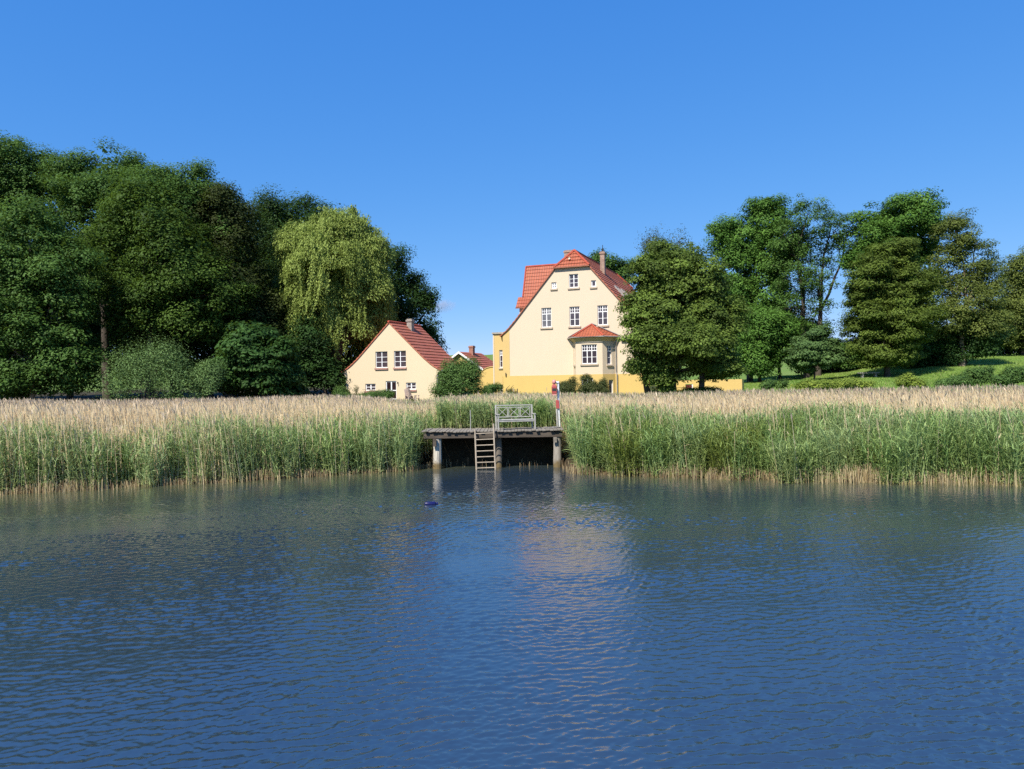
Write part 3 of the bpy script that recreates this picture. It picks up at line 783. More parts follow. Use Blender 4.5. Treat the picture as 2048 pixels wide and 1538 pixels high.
def limb(mb, a, b_, r0, r1, sag=.1, segs=4, n=5):
    a, b_ = Vector(a), Vector(b_); L_ = (b_ - a).length; pts, rr = [], []
    off = Vector((random.uniform(-1, 1), random.uniform(-1, 1), random.uniform(.0, 1))) * L_ * sag
    for i in range(segs + 1):
        t = i / segs
        pts.append(a.lerp(b_, t) + off * math.sin(math.pi * t) + Vector((random.uniform(-1, 1), random.uniform(-1, 1), 0)) * L_ * .015)
        rr.append(r0 + (r1 - r0) * t)
    mb.tube(pts, rr, n, cap=False)
    return pts

def tree(name, label, px, Y, lobes, leaf, cat='tree', group=None, size=.26, dens=2.0, puff=1.0, per=95, trunk=.28, trunks=1, core=.35, flat=.6,
         bark=None, twigs=.35, fork=.35, up=.9, spread=.0, aspect=.55, base_py=None, droop=0., shell=.55):
    """lobes: (px, py, rx, ry) crown masses as seen in the photo at distance Y; each becomes a real ellipsoid"""
    p = at(px, 780, Y); z0 = gz(p.x, Y)
    base = Vector((p.x, Y, z0))
    root = empty(name, base, label, cat, group)
    k = Y / F
    C, Rr = [], []
    for i, l in enumerate(lobes):
        dy = l[4] * k if len(l) > 4 else random.uniform(-.25, .25) * l[2] * k
        c = at(l[0], l[1], Y); c.y += dy
        C.append(c); Rr.append((l[2] * k, l[2] * k * .85, l[3] * k))
    if cat == 'tree' and core > 0:
        for c, r in list(zip(C, Rr)):
            if r[0] < 1.1: continue
            for _ in range(4):
                q = Vector((random.gauss(0, 1), random.gauss(-.25, 1), random.gauss(.25, 1))).normalized(); f_ = random.uniform(.28, .46)
                C.append(Vector((c.x + q.x * r[0] * .86, c.y + q.y * r[1] * .86, c.z + q.z * r[2] * .86))); Rr.append((r[0] * f_ * 1.1, r[1] * f_, r[2] * f_))
    PP, NN, SS, TT = [], [], [], []; pc_all = []; NL = len(lobes)
    for c, r in zip(C, Rr):
        area = 4 * math.pi * (((r[0] * r[1]) ** 1.6 + (r[0] * r[2]) ** 1.6 + (r[1] * r[2]) ** 1.6) / 3) ** (1 / 1.6)
        puff_ = puff * 1.3; n = max(6, int(area * dens * (.74 if cat == 'tree' else .95) / (puff_ ** 2)))
        d = unit(n); rad = rng.uniform(shell, 1.12, n) ** .8
        pc = np.array(c) + d * np.array(r) * rad[:, None]
        pc[:, 2] += rng.normal(0, .15, n) * puff
        keep = pc[:, 2] > z0 + .25; pc = pc[keep]; d = d[keep]; n = len(pc)
        if not n: continue
        pr = rng.uniform(.5, 1.45, n) * puff
        cnt = np.maximum(8, (per * 1.5 * (pr / puff) ** 2).astype(int))
        idx = np.repeat(np.arange(n), cnt); m_ = len(idx)
        q = unit(m_); rr = rng.uniform(.2, 1.0, m_) ** .6
        off = q * rr[:, None] * pr[idx][:, None]; off[:, 2] *= flat
        if droop: off[:, 2] -= droop * (off[:, 0] ** 2 + off[:, 1] ** 2) / pr[idx]
        pos = pc[idx] + off
        nn = q * .75 + d[idx] * .45 + np.array([0, 0, up]) + rng.normal(0, .36, (m_, 3))
        nn /= np.linalg.norm(nn, axis=1, keepdims=True)
        tt = np.clip(.45 + .26 * rng.normal(size=n)[idx] + .13 * rng.normal(size=m_), 0, 1)
        PP.append(pos); NN.append(nn); SS.append(size * .78 * rng.uniform(.6, 1.35, m_)); TT.append(tt); pc_all.append(pc)
        if core:
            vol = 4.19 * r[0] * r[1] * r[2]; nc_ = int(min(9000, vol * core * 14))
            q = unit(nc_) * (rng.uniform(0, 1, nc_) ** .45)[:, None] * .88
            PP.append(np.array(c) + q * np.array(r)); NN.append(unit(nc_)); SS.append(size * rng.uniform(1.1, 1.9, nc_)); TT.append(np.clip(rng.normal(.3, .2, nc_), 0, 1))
    P_ = np.concatenate(PP); ok = P_[:, 2] > ground(P_[:, 0], P_[:, 1]) + .05
    P_ = P_[ok] - np.array(base)
    me = leaf_mesh('crown', P_, np.concatenate(NN)[ok], np.concatenate(SS)[ok], np.concatenate(TT)[ok], aspect)
    link(me, 'crown', leaf, root)
    if trunk:
        mb = MB(); zc = min(c.z - r[2] * .3 for c, r in zip(C, Rr)); 
        zf = z0 + max(.8, (max(c.z for c in C) - z0) * fork)
        for ti in range(trunks):
            ox = (ti - (trunks - 1) / 2) * spread
            b0 = Vector((ox, random.uniform(-.3, .3) * (trunks > 1), -.4)); f0 = Vector((ox * 1.3 + random.uniform(-.2, .2), 0, zf - z0))
            pts = [b0, Vector((b0.x, b0.y, .25)), b0.lerp(f0, .55) + Vector((random.uniform(-.1, .1), 0, 0)), f0]
            mb.tube(pts, [trunk * 1.55, trunk * 1.1, trunk * .92, trunk * .75], 9, cap=False)
            for j, (c, r) in enumerate(zip(C[:NL], Rr[:NL])):
                if trunks > 1 and j % trunks != ti: continue
                cl = Vector(c) - base
                e = Vector((cl.x, cl.y, max(cl.z + r[2] * .25, f0.z + .3)))
                lp = limb(mb, f0, e, trunk * .55, trunk * .16, .08, 5, 6)
                pcs = pc_all[min(j, len(pc_all) - 1)]
                for _ in range(int(len(pcs) * twigs * .5)):
                    q = Vector(pcs[random.randrange(len(pcs))]) - base
                    s_ = lp[random.randrange(1, len(lp))]
                    if (q - s_).length < max(r) * 1.6: limb(mb, s_, q, trunk * .15, .012, .10, 3, 4)
        mb.build('trunk', bark or BARK, root, smooth=True)
    return root

def willow(name, label, px, Y, lobes, leaf, group, strands=1500, length=(.9, 3.8), trunk=.45, size=.22):
    p = at(px, 780, Y); z0 = gz(p.x, Y); base = Vector((p.x, Y, z0)); root = empty(name, base, label, 'tree', group)
    k = Y / F; P_, N_, A_, S_, T_ = [], [], [], [], []
    mb = MB(); f0 = Vector((0, 0, 3.2)); mb.tube([(0, 0, -.4), (.05, 0, .3), (0, 0, 1.8), f0], [trunk * 1.5, trunk * 1.1, trunk, trunk * .85], 9, cap=False)
    tot = sum(l[2] * l[3] for l in lobes)
    for l in lobes:
        c = at(l[0], l[1], Y); c.y += (l[4] if len(l) > 4 else 0) * k; r = np.array([l[2] * k, l[2] * k * .85, l[3] * k])
        n = int(strands * l[2] * l[3] / tot)
        d = unit(n); d[:, 2] = np.abs(d[:, 2]) * .9 + rng.uniform(-.35, .25, n); d /= np.linalg.norm(d, axis=1, keepdims=True)
        st = np.array(c) + d * r * rng.uniform(.72, 1.03, n)[:, None]
        # strands gather in bunches: snap part of the way to a bunch centre
        ncl = max(6, n // 22); cl = st[rng.integers(0, n, ncl)] + rng.normal(0, .25, (ncl, 3))
        j = np.argmin(((st[:, None, :] - cl[None]) ** 2).sum(2), 1); st = st * .45 + cl[j] * .55 + rng.normal(0, .12, (n, 3))
        ln = rng.uniform(*length, n) * (.4 + 1.0 * rng.random(ncl)[j] ** 1.5)
        tb = rng.normal(.5, .16, ncl)[j]
        cnt = np.maximum(8, (ln * 13).astype(int)); idx = np.repeat(np.arange(n), cnt)
        t_ = np.concatenate([np.linspace(0, 1, c_) for c_ in cnt])
        out = d[idx] * np.array([1, 1, 0]); 
        pos = st[idx] + out * (.55 * np.sin(np.minimum(t_ * 2.2, 1.57)))[:, None] * np.minimum(1, ln[idx] / 2)[:, None]
        pos[:, 2] += .45 * np.sin(np.minimum(t_ * 5, math.pi)) - (ln[idx] * np.maximum(0, t_ - .12) / .88)
        pos[:, :2] += (.12 * np.sin(t_ * 5 + idx * 1.7))[:, None] * np.array([1, .6])
        pos += rng.normal(0, .05, pos.shape)
        ax = np.tile(np.array([[0., 0, -1]]), (len(pos), 1)) + rng.normal(0, .38, pos.shape); ax /= np.linalg.norm(ax, axis=1, keepdims=True)
        nn = out * .8 + rng.normal(0, .6, pos.shape) + np.array([-.15, -.25, .55]); nn /= np.linalg.norm(nn, axis=1, keepdims=True)
        P_.append(pos); N_.append(nn); A_.append(ax); S_.append(size * rng.uniform(.7, 1.4, len(pos))); T_.append(np.clip(tb[idx] + rng.normal(0, .2, len(pos)), 0, 1))
        npf = int(42 + 44 * l[2] * l[3] / 3000); dd = unit(npf); dd[:, 2] = np.abs(dd[:, 2]) * 1.1 - .25
        pcs = np.array(c) + dd * r * rng.uniform(.75, 1.06, npf)[:, None]; pr = rng.uniform(.45, 1.1, npf); ct = (300 * pr ** 2).astype(int); ix = np.repeat(np.arange(npf), ct)
        q = unit(len(ix)); of = q * (rng.uniform(.3, 1, len(ix)) ** .6 * pr[ix])[:, None]; of[:, 2] = of[:, 2] * .8 - .7 * (of[:, 0] ** 2 + of[:, 1] ** 2) / pr[ix]
        ax = q * np.array([.8, .8, 0]) + np.array([0, 0, -.9]) + rng.normal(0, .3, q.shape); ax /= np.linalg.norm(ax, axis=1, keepdims=True)
        nn = q * .7 + np.array([-.1, -.2, .8]) + rng.normal(0, .4, q.shape); nn /= np.linalg.norm(nn, axis=1, keepdims=True)
        P_.append(pcs[ix] + of); N_.append(nn); A_.append(ax); S_.append(size * rng.uniform(.7, 1.3, len(ix))); T_.append(np.clip(rng.normal(.55, .17, npf)[ix] + rng.normal(0, .18, len(ix)), 0, 1))
        cl_ = Vector(c) - base
        lp = limb(mb, f0, cl_ + Vector((0, 0, r[2] * .15)), trunk * .5, trunk * .12, .06, 5, 6)
        for _ in range(10):
            q = Vector(cl[random.randrange(ncl)]) - base; limb(mb, lp[random.randrange(1, 6)], q, trunk * .13, .015, .12, 3, 4)
    P_ = np.concatenate(P_); ok = P_[:, 2] > z0 + .3
    me = leaf_mesh('crown', P_[ok] - np.array(base), np.concatenate(N_)[ok], np.concatenate(S_)[ok], np.concatenate(T_)[ok], .30, np.concatenate(A_)[ok])
    link(me, 'crown', leaf, root); mb.build('trunk', BARK, root, smooth=True)
    return root

GL = 'trees of the dark wood on the left'
# back row first, then nearer ones
tree('tree', 'tall broad dark tree at the far left edge, highest of the wood', 40, 64, [(20, 354, 95, 70), (90, 400, 80, 82), (-40, 430, 90, 110), (60, 520, 110, 100), (-60, 600, 90, 120)], L['ash'], group=GL, dens=1.7, trunk=.4)
tree('tree', 'tall rounded tree with sunlit pale green top, second from left', 215, 62, [(205, 345, 62, 55), (265, 365, 55, 55), (150, 375, 55, 60), (215, 440, 95, 85), (200, 540, 95, 90)], L['ash'], group=GL, dens=1.7, trunk=.38)
tree('tree', 'wide dark green tree with flat rounded top, in the middle of the wood', 350, 61, [(378, 376, 58, 42), (310, 394, 52, 50), (350, 430, 100, 75), (395, 500, 95, 90), (300, 520, 85, 90)], L['ash'], group=GL, dens=1.7, trunk=.38)
tree('tree', 'olive dark leafy tree in front of the wood\'s middle', 300, 56, [(290, 440, 75, 70), (350, 520, 85, 80), (230, 520, 70, 75), (400, 600, 80, 75), (280, 610, 90, 70)], L['maple'], group=GL, dens=1.6, trunk=.3, core=.5)
tree('tree', 'bronze-brown tree at the right shoulder of the wood', 455, 60, [(456, 420, 46, 42), (486, 462, 42, 55), (430, 450, 60, 65), (470, 545, 65, 85), (500, 630, 60, 75)], L['brown'], group=GL, dens=1.9, trunk=.32, core=.5)
tree('tree', 'dark tree with upright twiggy tips behind the weeping willow', 585, 70, [(590, 440, 72, 48), (540, 470, 50, 60), (640, 470, 50, 60), (580, 540, 90, 100)], L['deep'], group=GL, dens=1.8, trunk=.3, up=.9, flat=1.0)
tree('tree', 'dark bushy tree between the weeping willow and the sky, behind the cottage roof', 800, 70, [(770, 545, 50, 55), (800, 600, 50, 62), (835, 585, 28, 32), (850, 635, 26, 40), (760, 640, 70, 80), (850, 690, 35, 30)], L['deep'], group=GL, dens=1.9, trunk=.32, per=85)
tree('tree', 'shaded understorey tree behind the bronze-brown one', 420, 72, [(420, 560, 110, 130), (330, 640, 90, 110), (500, 640, 90, 120)], L['deep'], group=GL, dens=1.3, trunk=.3, core=.8)
tree('tree', 'shaded understorey tree at the back behind the weeping willow\'s left side', 600, 74, [(600, 620, 110, 130), (690, 660, 80, 110), (540, 690, 70, 90)], L['deep'], group=GL, dens=1.3, trunk=.3, core=.8)
tree('tree', 'shaded understorey tree at the back left behind the nearest tree', 140, 74, [(140, 600, 130, 130), (40, 660, 110, 110), (240, 660, 110, 110)], L['deep'], group=GL, dens=1.3, trunk=.3, core=.8)
tree('tree', 'low dark tree in the shade right of the round grey-green bush', 420, 60, [(400, 690, 70, 80), (470, 660, 60, 80), (340, 660, 60, 60)], L['deep'], group=GL, dens=1.5, trunk=.2, core=.8)
tree('tree', 'nearest light green tree at far left with branches down to the reeds', 62, 52, [(60, 505, 75, 75), (120, 545, 70, 65), (10, 590, 80, 85), (110, 640, 75, 60), (40, 690, 75, 60), (150, 700, 60, 50), (-40, 640, 60, 110), (120, 755, 60, 28), (20, 765, 60, 25)], L['ash'], group=GL, dens=1.75, trunk=.17, core=.4, fork=.25, flat=.5, bark=BARK_PALE)
tree('tree', 'low spreading dark chestnut with big glossy leaves left of the cottage', 525, 53, [(520, 715, 62, 50), (470, 745, 45, 42), (560, 755, 40, 32), (500, 670, 40, 32)], L['chestnut'], group=GL, size=.36, dens=2.2, trunk=.18, core=.7, flat=.42, droop=.25, puff=.8, per=70)
tree('tree', 'shaded slender tree directly left of the cottage wall', 650, 59.5, [(615, 700, 45, 58), (592, 745, 48, 45), (636, 745, 32, 42), (662, 768, 13, 20)], L['deep'], group=GL, dens=1.5, trunk=.16, core=.7)
willow('weeping_willow', 'big yellow-green weeping willow hanging over the cottage\'s left side', 672, 62.5,
       [(680, 462, 62, 46, 0), (612, 492, 56, 44, -10), (735, 505, 44, 48, 0), (665, 530, 92, 60, -25), (598, 560, 44, 50, 15), (722, 575, 58, 60, -15),
        (650, 600, 70, 60, -20), (610, 625, 45, 45, 10), (690, 650, 60, 50, -10), (745, 620, 36, 50, 10)],
       L['willow'], GL, strands=3600)

GRp = 'trees on the rise at the right'
tree('linden_tree', 'dense broad linden tree right in front of the manor\'s right corner', 1350, 53,
     [(1345, 525, 58, 48), (1303, 550, 38, 40), (1400, 560, 52, 52), (1354, 600, 84, 58), (1303, 640, 50, 48), (1425, 640, 55, 58), (1356, 680, 94, 52), (1306, 715, 50, 42), (1420, 705, 55, 44), (1326, 742, 34, 24), (1440, 730, 42, 22)],
     L['linden'], group=None, size=.24, dens=2.5, puff=.75, per=85, trunk=.24, trunks=3, spread=1.6, core=.55, flat=.42, droop=.45, fork=.2, up=.7)
tree('birch_tree', 'pale drooping birch top rising behind the linden', 1330, 78, [(1325, 500, 34, 40), (1300, 490, 18, 35), (1360, 490, 16, 28), (1330, 560, 40, 60)], L['birch'], group=GRp, size=.2, dens=1.4, puff=.8, per=40, core=.05, droop=1.0, flat=1.3, trunk=.14, up=.0, bark=BARK_PALE)
tree('tree', 'dark green treetop showing behind the manor\'s chimney', 1212, 95, [(1205, 530, 30, 28), (1235, 550, 24, 26), (1215, 590, 42, 50)], L['ash'], group=GRp, size=.32, dens=1.8, trunk=.3)
tree('tree', 'tall full tree immediately right of the linden', 1500, 86, [(1530, 440, 45, 38), (1480, 480, 52, 50), (1550, 500, 55, 60), (1470, 560, 45, 70), (1520, 600, 70, 70)], L['bright'], group=GRp, size=.32, dens=1.7, trunk=.35, core=.22)
tree('tree', 'tall open tree with bare branches and sky showing through its crown', 1625, 82, [(1610, 440, 50, 46), (1660, 460, 45, 50), (1580, 470, 40, 50), (1690, 480, 18, 45), (1600, 540, 55, 50), (1642, 560, 38, 52), (1590, 620, 40, 45), (1630, 640, 34, 40)], L['ash'], group=GRp, size=.27, dens=.95, puff=.85, per=70, trunk=.30, trunks=2, spread=1.4, core=.0, twigs=.8, fork=.42)
tree('tree', 'dark bushy tree low behind the open-crowned one', 1560, 88, [(1530, 670, 75, 60), (1605, 695, 62, 46), (1652, 712, 38, 30)], L['deep'], group=GRp, size=.32, dens=1.5, trunk=.2, core=.6)
tree('tree', 'round leafy tree filling the gap beside the linden\'s right side', 1520, 80, [(1520, 665, 55, 38), (1560, 670, 35, 35), (1510, 715, 55, 32)], L['bright'], group=GRp, size=.3, dens=1.7, trunk=.18, core=.5)
tree('young_tree', 'small pale green young tree standing alone on the lawn', 1629, 73, [(1630, 690, 34, 26), (1610, 712, 32, 22), (1655, 714, 28, 20), (1632, 665, 18, 14)], L['young'], size=.3, dens=2.0, puff=.7, trunk=.08, core=.4, flat=.4)
tree('tree', 'tall dark tree with vivid green rounded dome top', 1800, 80, [(1805, 440, 65, 46), (1755, 480, 55, 60), (1850, 470, 42, 55), (1722, 525, 30, 48), (1795, 540, 78, 78), (1800, 640, 70, 80)], L['bright'], group=GRp, size=.3, dens=1.6, trunk=.35, core=.3)
tree('tree', 'broad olive green maple with layered branches in front of the domed tree', 1775, 70, [(1780, 512, 46, 36), (1738, 560, 42, 42), (1728, 615, 24, 38), (1825, 575, 55, 48), (1760, 620, 62, 42), (1735, 670, 42, 36), (1810, 650, 60, 45), (1770, 705, 60, 28)], L['olive'], group=GRp, size=.27, dens=1.9, puff=.85, trunk=.25, core=.35, flat=.4)
tree('tree', 'thin yellowish locust with pale bare limbs right of the domed tree', 1925, 75, [(1915, 465, 36, 42), (1950, 520, 38, 40), (1895, 545, 38, 42), (1975, 560, 28, 36), (1930, 600, 50, 45), (1880, 640, 50, 35), (1960, 640, 45, 40)], L['locust'], group=GRp, size=.24, dens=1.55, puff=.8, per=75, trunk=.26, core=.10, twigs=.8, fork=.3, bark=BARK_PALE, flat=.5)
tree('tree', 'dark tree at the far right edge with bare twigs on top', 2050, 86, [(2045, 570, 50, 60), (2090, 540, 50, 60), (2030, 640, 55, 60), (2090, 650, 60, 70)], L['locust'], group=GRp, size=.28, dens=1.6, trunk=.28, core=.15, twigs=.9)
tree('tree', 'low dark tree beneath the thin yellowish locust', 1930, 76, [(1900, 690, 60, 36), (1955, 680, 48, 40), (1860, 705, 50, 30)], L['deep'], group=GRp, size=.3, dens=1.7, trunk=.2, core=.8)
tree('tree', 'dark leafy undergrowth tree at the right edge below the bare twigs', 2020, 92, [(2020, 670, 55, 42), (2080, 670, 50, 50), (1985, 690, 40, 30)], L['ash'], group=GRp, size=.32, dens=1.5, trunk=.2, core=.6)
tree('tree', 'low leafy tree between the young tree and the olive maple', 1715, 84, [(1704, 712, 40, 24), (1745, 712, 40, 24), (1680, 710, 32, 24)], L['ash'], group=GRp, size=.3, dens=1.7, trunk=.16, core=.6)

# bushes
def bush(name, label, px, Y, lobes, leaf, group=None, **kw):
    a = dict(size=.15, dens=3.2, puff=.45, per=60, trunk=.05, trunks=3, spread=.3, core=.9, fork=.2, twigs=.12, flat=.8); a.update(kw)
    return tree(name, label, px, Y, lobes, leaf, 'bush', group, **a)
bush('willow_bush', 'large round grey-green bush at the edge of the dark wood', 295, 49, [(285, 752, 58, 46), (340, 738, 38, 46), (238, 762, 32, 36), (362, 762, 26, 34), (262, 724, 32, 28), (318, 712, 30, 24), (345, 706, 18, 18)], L['sallow'], size=.17, aspect=.32, flat=1.25, up=.8, puff=.85, shell=.62, dens=2.6)
bush('willow_bush', 'smaller grey-green bush right of the large round one', 412, 50, [(412, 760, 30, 32), (430, 742, 16, 20)], L['sallow'], size=.16, aspect=.4)
bush('shrub', 'tall loose green shrub between the cottage and the garden wall', 915, 54, [(918, 757, 34, 34), (935, 740, 22, 26), (890, 780, 24, 18), (900, 745, 18, 24), (950, 765, 14, 22)], L['shrub'], size=.14, dens=2.6)
bush('shrub', 'low green shrub along the foot of the cottage left of its door', 752, 56, [(740, 793, 20, 8), (768, 790, 18, 8), (725, 796, 14, 6)], L['shrub'], size=.1, puff=.25)
bush('shrub', 'dark green shrub beside the left corner of the cottage', 684, 57.5, [(682, 788, 14, 12), (695, 794, 10, 8)], L['shrub'], size=.12, puff=.3)
bush('climbing_plant', 'thin climbing plant on the cottage wall left of the low window', 712, 57.6, [(712, 783, 4, 14), (709, 792, 5, 6)], L['rose'], size=.08, puff=.15, dens=1.2, core=.1, per=20, trunks=1, trunk=.02)
GB = 'shrubs along the foot of the manor'
bush('rose_bush', 'small rose bush with pale blooms by the veranda', 985, 60, [(980, 778, 12, 9), (995, 775, 8, 7), (972, 784, 8, 7)], L['shrub'], GB, size=.11, puff=.28)
bush('rose_bush', 'tiny sparse plant under the plain left part of the manor wall', 1022, 61, [(1020, 784, 7, 7), (1028, 787, 6, 5)], L['rose'], GB, size=.08, puff=.2, core=.1, dens=1.5)
bush('rose_bush', 'brownish green shrub under the left side of the bay', 1130, 59.5, [(1132, 776, 15, 14), (1145, 772, 8, 14), (1122, 784, 10, 8)], L['rose'], GB, size=.11, puff=.3)
bush('shrub', 'green shrub with tall shoots in front of the bay\'s basement window', 1182, 58.5, [(1180, 778, 24, 13), (1172, 762, 9, 12), (1206, 772, 8, 14), (1196, 784, 24, 8)], L['rose'], GB, size=.12, puff=.3, dens=2.4)
bush('shrub', 'bushy green shrub around the linden trunks', 1420, 52.5, [(1418, 783, 26, 5), (1375, 783, 18, 5), (1335, 779, 12, 9)], L['shrub'], size=.13, puff=.3)
GV = 'low yellow-green shrubs between the lawn and the reeds'
for label, px, Y, lb, lf in (
    ('low yellow-green vine thicket on the lawn\'s edge right of the annexe', 1660, 52, [(1640, 770, 34, 5), (1690, 767, 34, 6), (1720, 769, 20, 5), (1600, 773, 20, 4)], 'vine'),
    ('small bright green shrub at the lawn\'s edge in front of the big tree\'s shadow', 1815, 51, [(1812, 762, 14, 11), (1835, 768, 14, 7), (1822, 755, 8, 6)], 'vine'),
    ('big leafy green shrub at the lawn\'s edge, near the right', 1950, 51, [(1955, 752, 24, 14), (1920, 764, 26, 10), (1975, 742, 12, 8), (1890, 768, 16, 7)], 'shrub'),
    ('light green shrub at the lawn\'s edge by the right picture edge', 2030, 50, [(2030, 750, 18, 14), (2050, 748, 14, 14), (2005, 760, 16, 9)], 'shrub'),
    ('sparse young green shoots at the lawn\'s edge beside the annexe', 1540, 51, [(1545, 766, 10, 7), (1530, 769, 8, 6), (1565, 769, 9, 6)], 'shrub')):
    bush('shrub', label, px, Y, lb, L[lf], GV, size=.14, puff=.32, dens=2.4, trunk=.03)

# roses on the garden shrubs are blossoms of the bush by the veranda
# ------------------------------------------------------------------ lawn pieces
m_stone = mat_plain('field_stone', (.42, .40, .36), .9, .25, 6., .4, 12.)
def stone(label, px, py, Y, w, h, d, name='stone', cat='stone'):
    p = at(px, py, Y); z = gz(p.x, Y); r = random.Random(int(px)); V = []; bmv = MB()
    nu, nv = 10, 6
    for j in range(nv + 1):
        for i in range(nu):
            a, e = 2 * math.pi * i / nu, math.pi * (j / nv - .5)
            jit = 1 + r.uniform(-.12, .12)
            bmv.v.append((w / 2 * math.cos(a) * max(.05, math.cos(e)) ** .6 * jit, d / 2 * math.sin(a) * max(.05, math.cos(e)) ** .6 * jit, h * .45 + h * .55 * math.sin(e)))
    for j in range(nv):
        for i in range(nu):
            a = j * nu + i; b_ = j * nu + (i + 1) % nu; bmv.f.append((a, b_, b_ + nu, a + nu))
    o = bmv.build(name, m_stone, None, smooth=True, loc=(p.x, Y, z)); return tag(o, label, cat)
stone('pale field stone on the sunny lawn left of the big tree\'s shadow', 1680, 748, 60, .9, .35, .6)
m_slab = mat_plain('weathered_slab', (.20, .19, .17), .9, .3, 6., .4, 12.)
sb = empty('stone_bench', (lambda p: (p.x, 70, gz(p.x, 70)))(at(1737, 745, 70)), 'low grey stone slab bench at the edge of the big tree\'s shadow', 'bench')
mb = MB(); mb.box(-.95, .95, -.28, .28, .36, .48); mb.build('slab', m_slab, sb, bevel=.02)
for sx in (-.7, .55):
    mb = MB(); mb.box(sx, sx + .16, -.2, .2, -.15, .357); mb.build('leg', m_slab, sb)

# ------------------------------------------------------------------ reeds (uncountable: stuff)
TOPPX = np.array([-400, 0, 200, 450, 650, 740, 790, 830, 870, 900, 1000, 1300, 1500, 1700, 1850, 2048, 2400], float)
TOPPY = np.array([800, 797, 800, 796, 790, 792, 799, 804, 798, 794, 787, 786, 779, 777, 773, 769, 766], float)
jl, jr = at(843, 861, 31.).x, at(1127, 861, 31.).x
DECK_BACK = 33.1
def smooth_noise(x, y, sc, seed):
    r = np.random.default_rng(seed); z = 0
    for i in range(7):
        a = r.uniform(0, 6.28); k = r.uniform(.5, 1.6) / sc; z = z + np.sin(k * (x * math.cos(a) + y * math.sin(a)) * 6.28 + r.uniform(0, 6.28))
    return z / 2.6
def reed_points(n, y0, y1, dmin, dmax, r):
    Y = r.uniform(y0 ** 2, y1 ** 2, n) ** .5; X = r.uniform(-.82, .82, n) * Y
    s = Y - shore(X) + .42 * smooth_noise(X, Y, 1.8, 77) * (X < 40)
    ok = (s > dmin) & (s < dmax)
    ok &= ~((X > jl - .15) & (X < jr + .40) & (Y < DECK_BACK))
    # keep free the yards in front of the houses
    ok &= ~((X > -14.5) & (X < -5.) & (Y > 52.5))
    X, Y, s = X[ok], Y[ok], s[ok]
    return X, Y, s
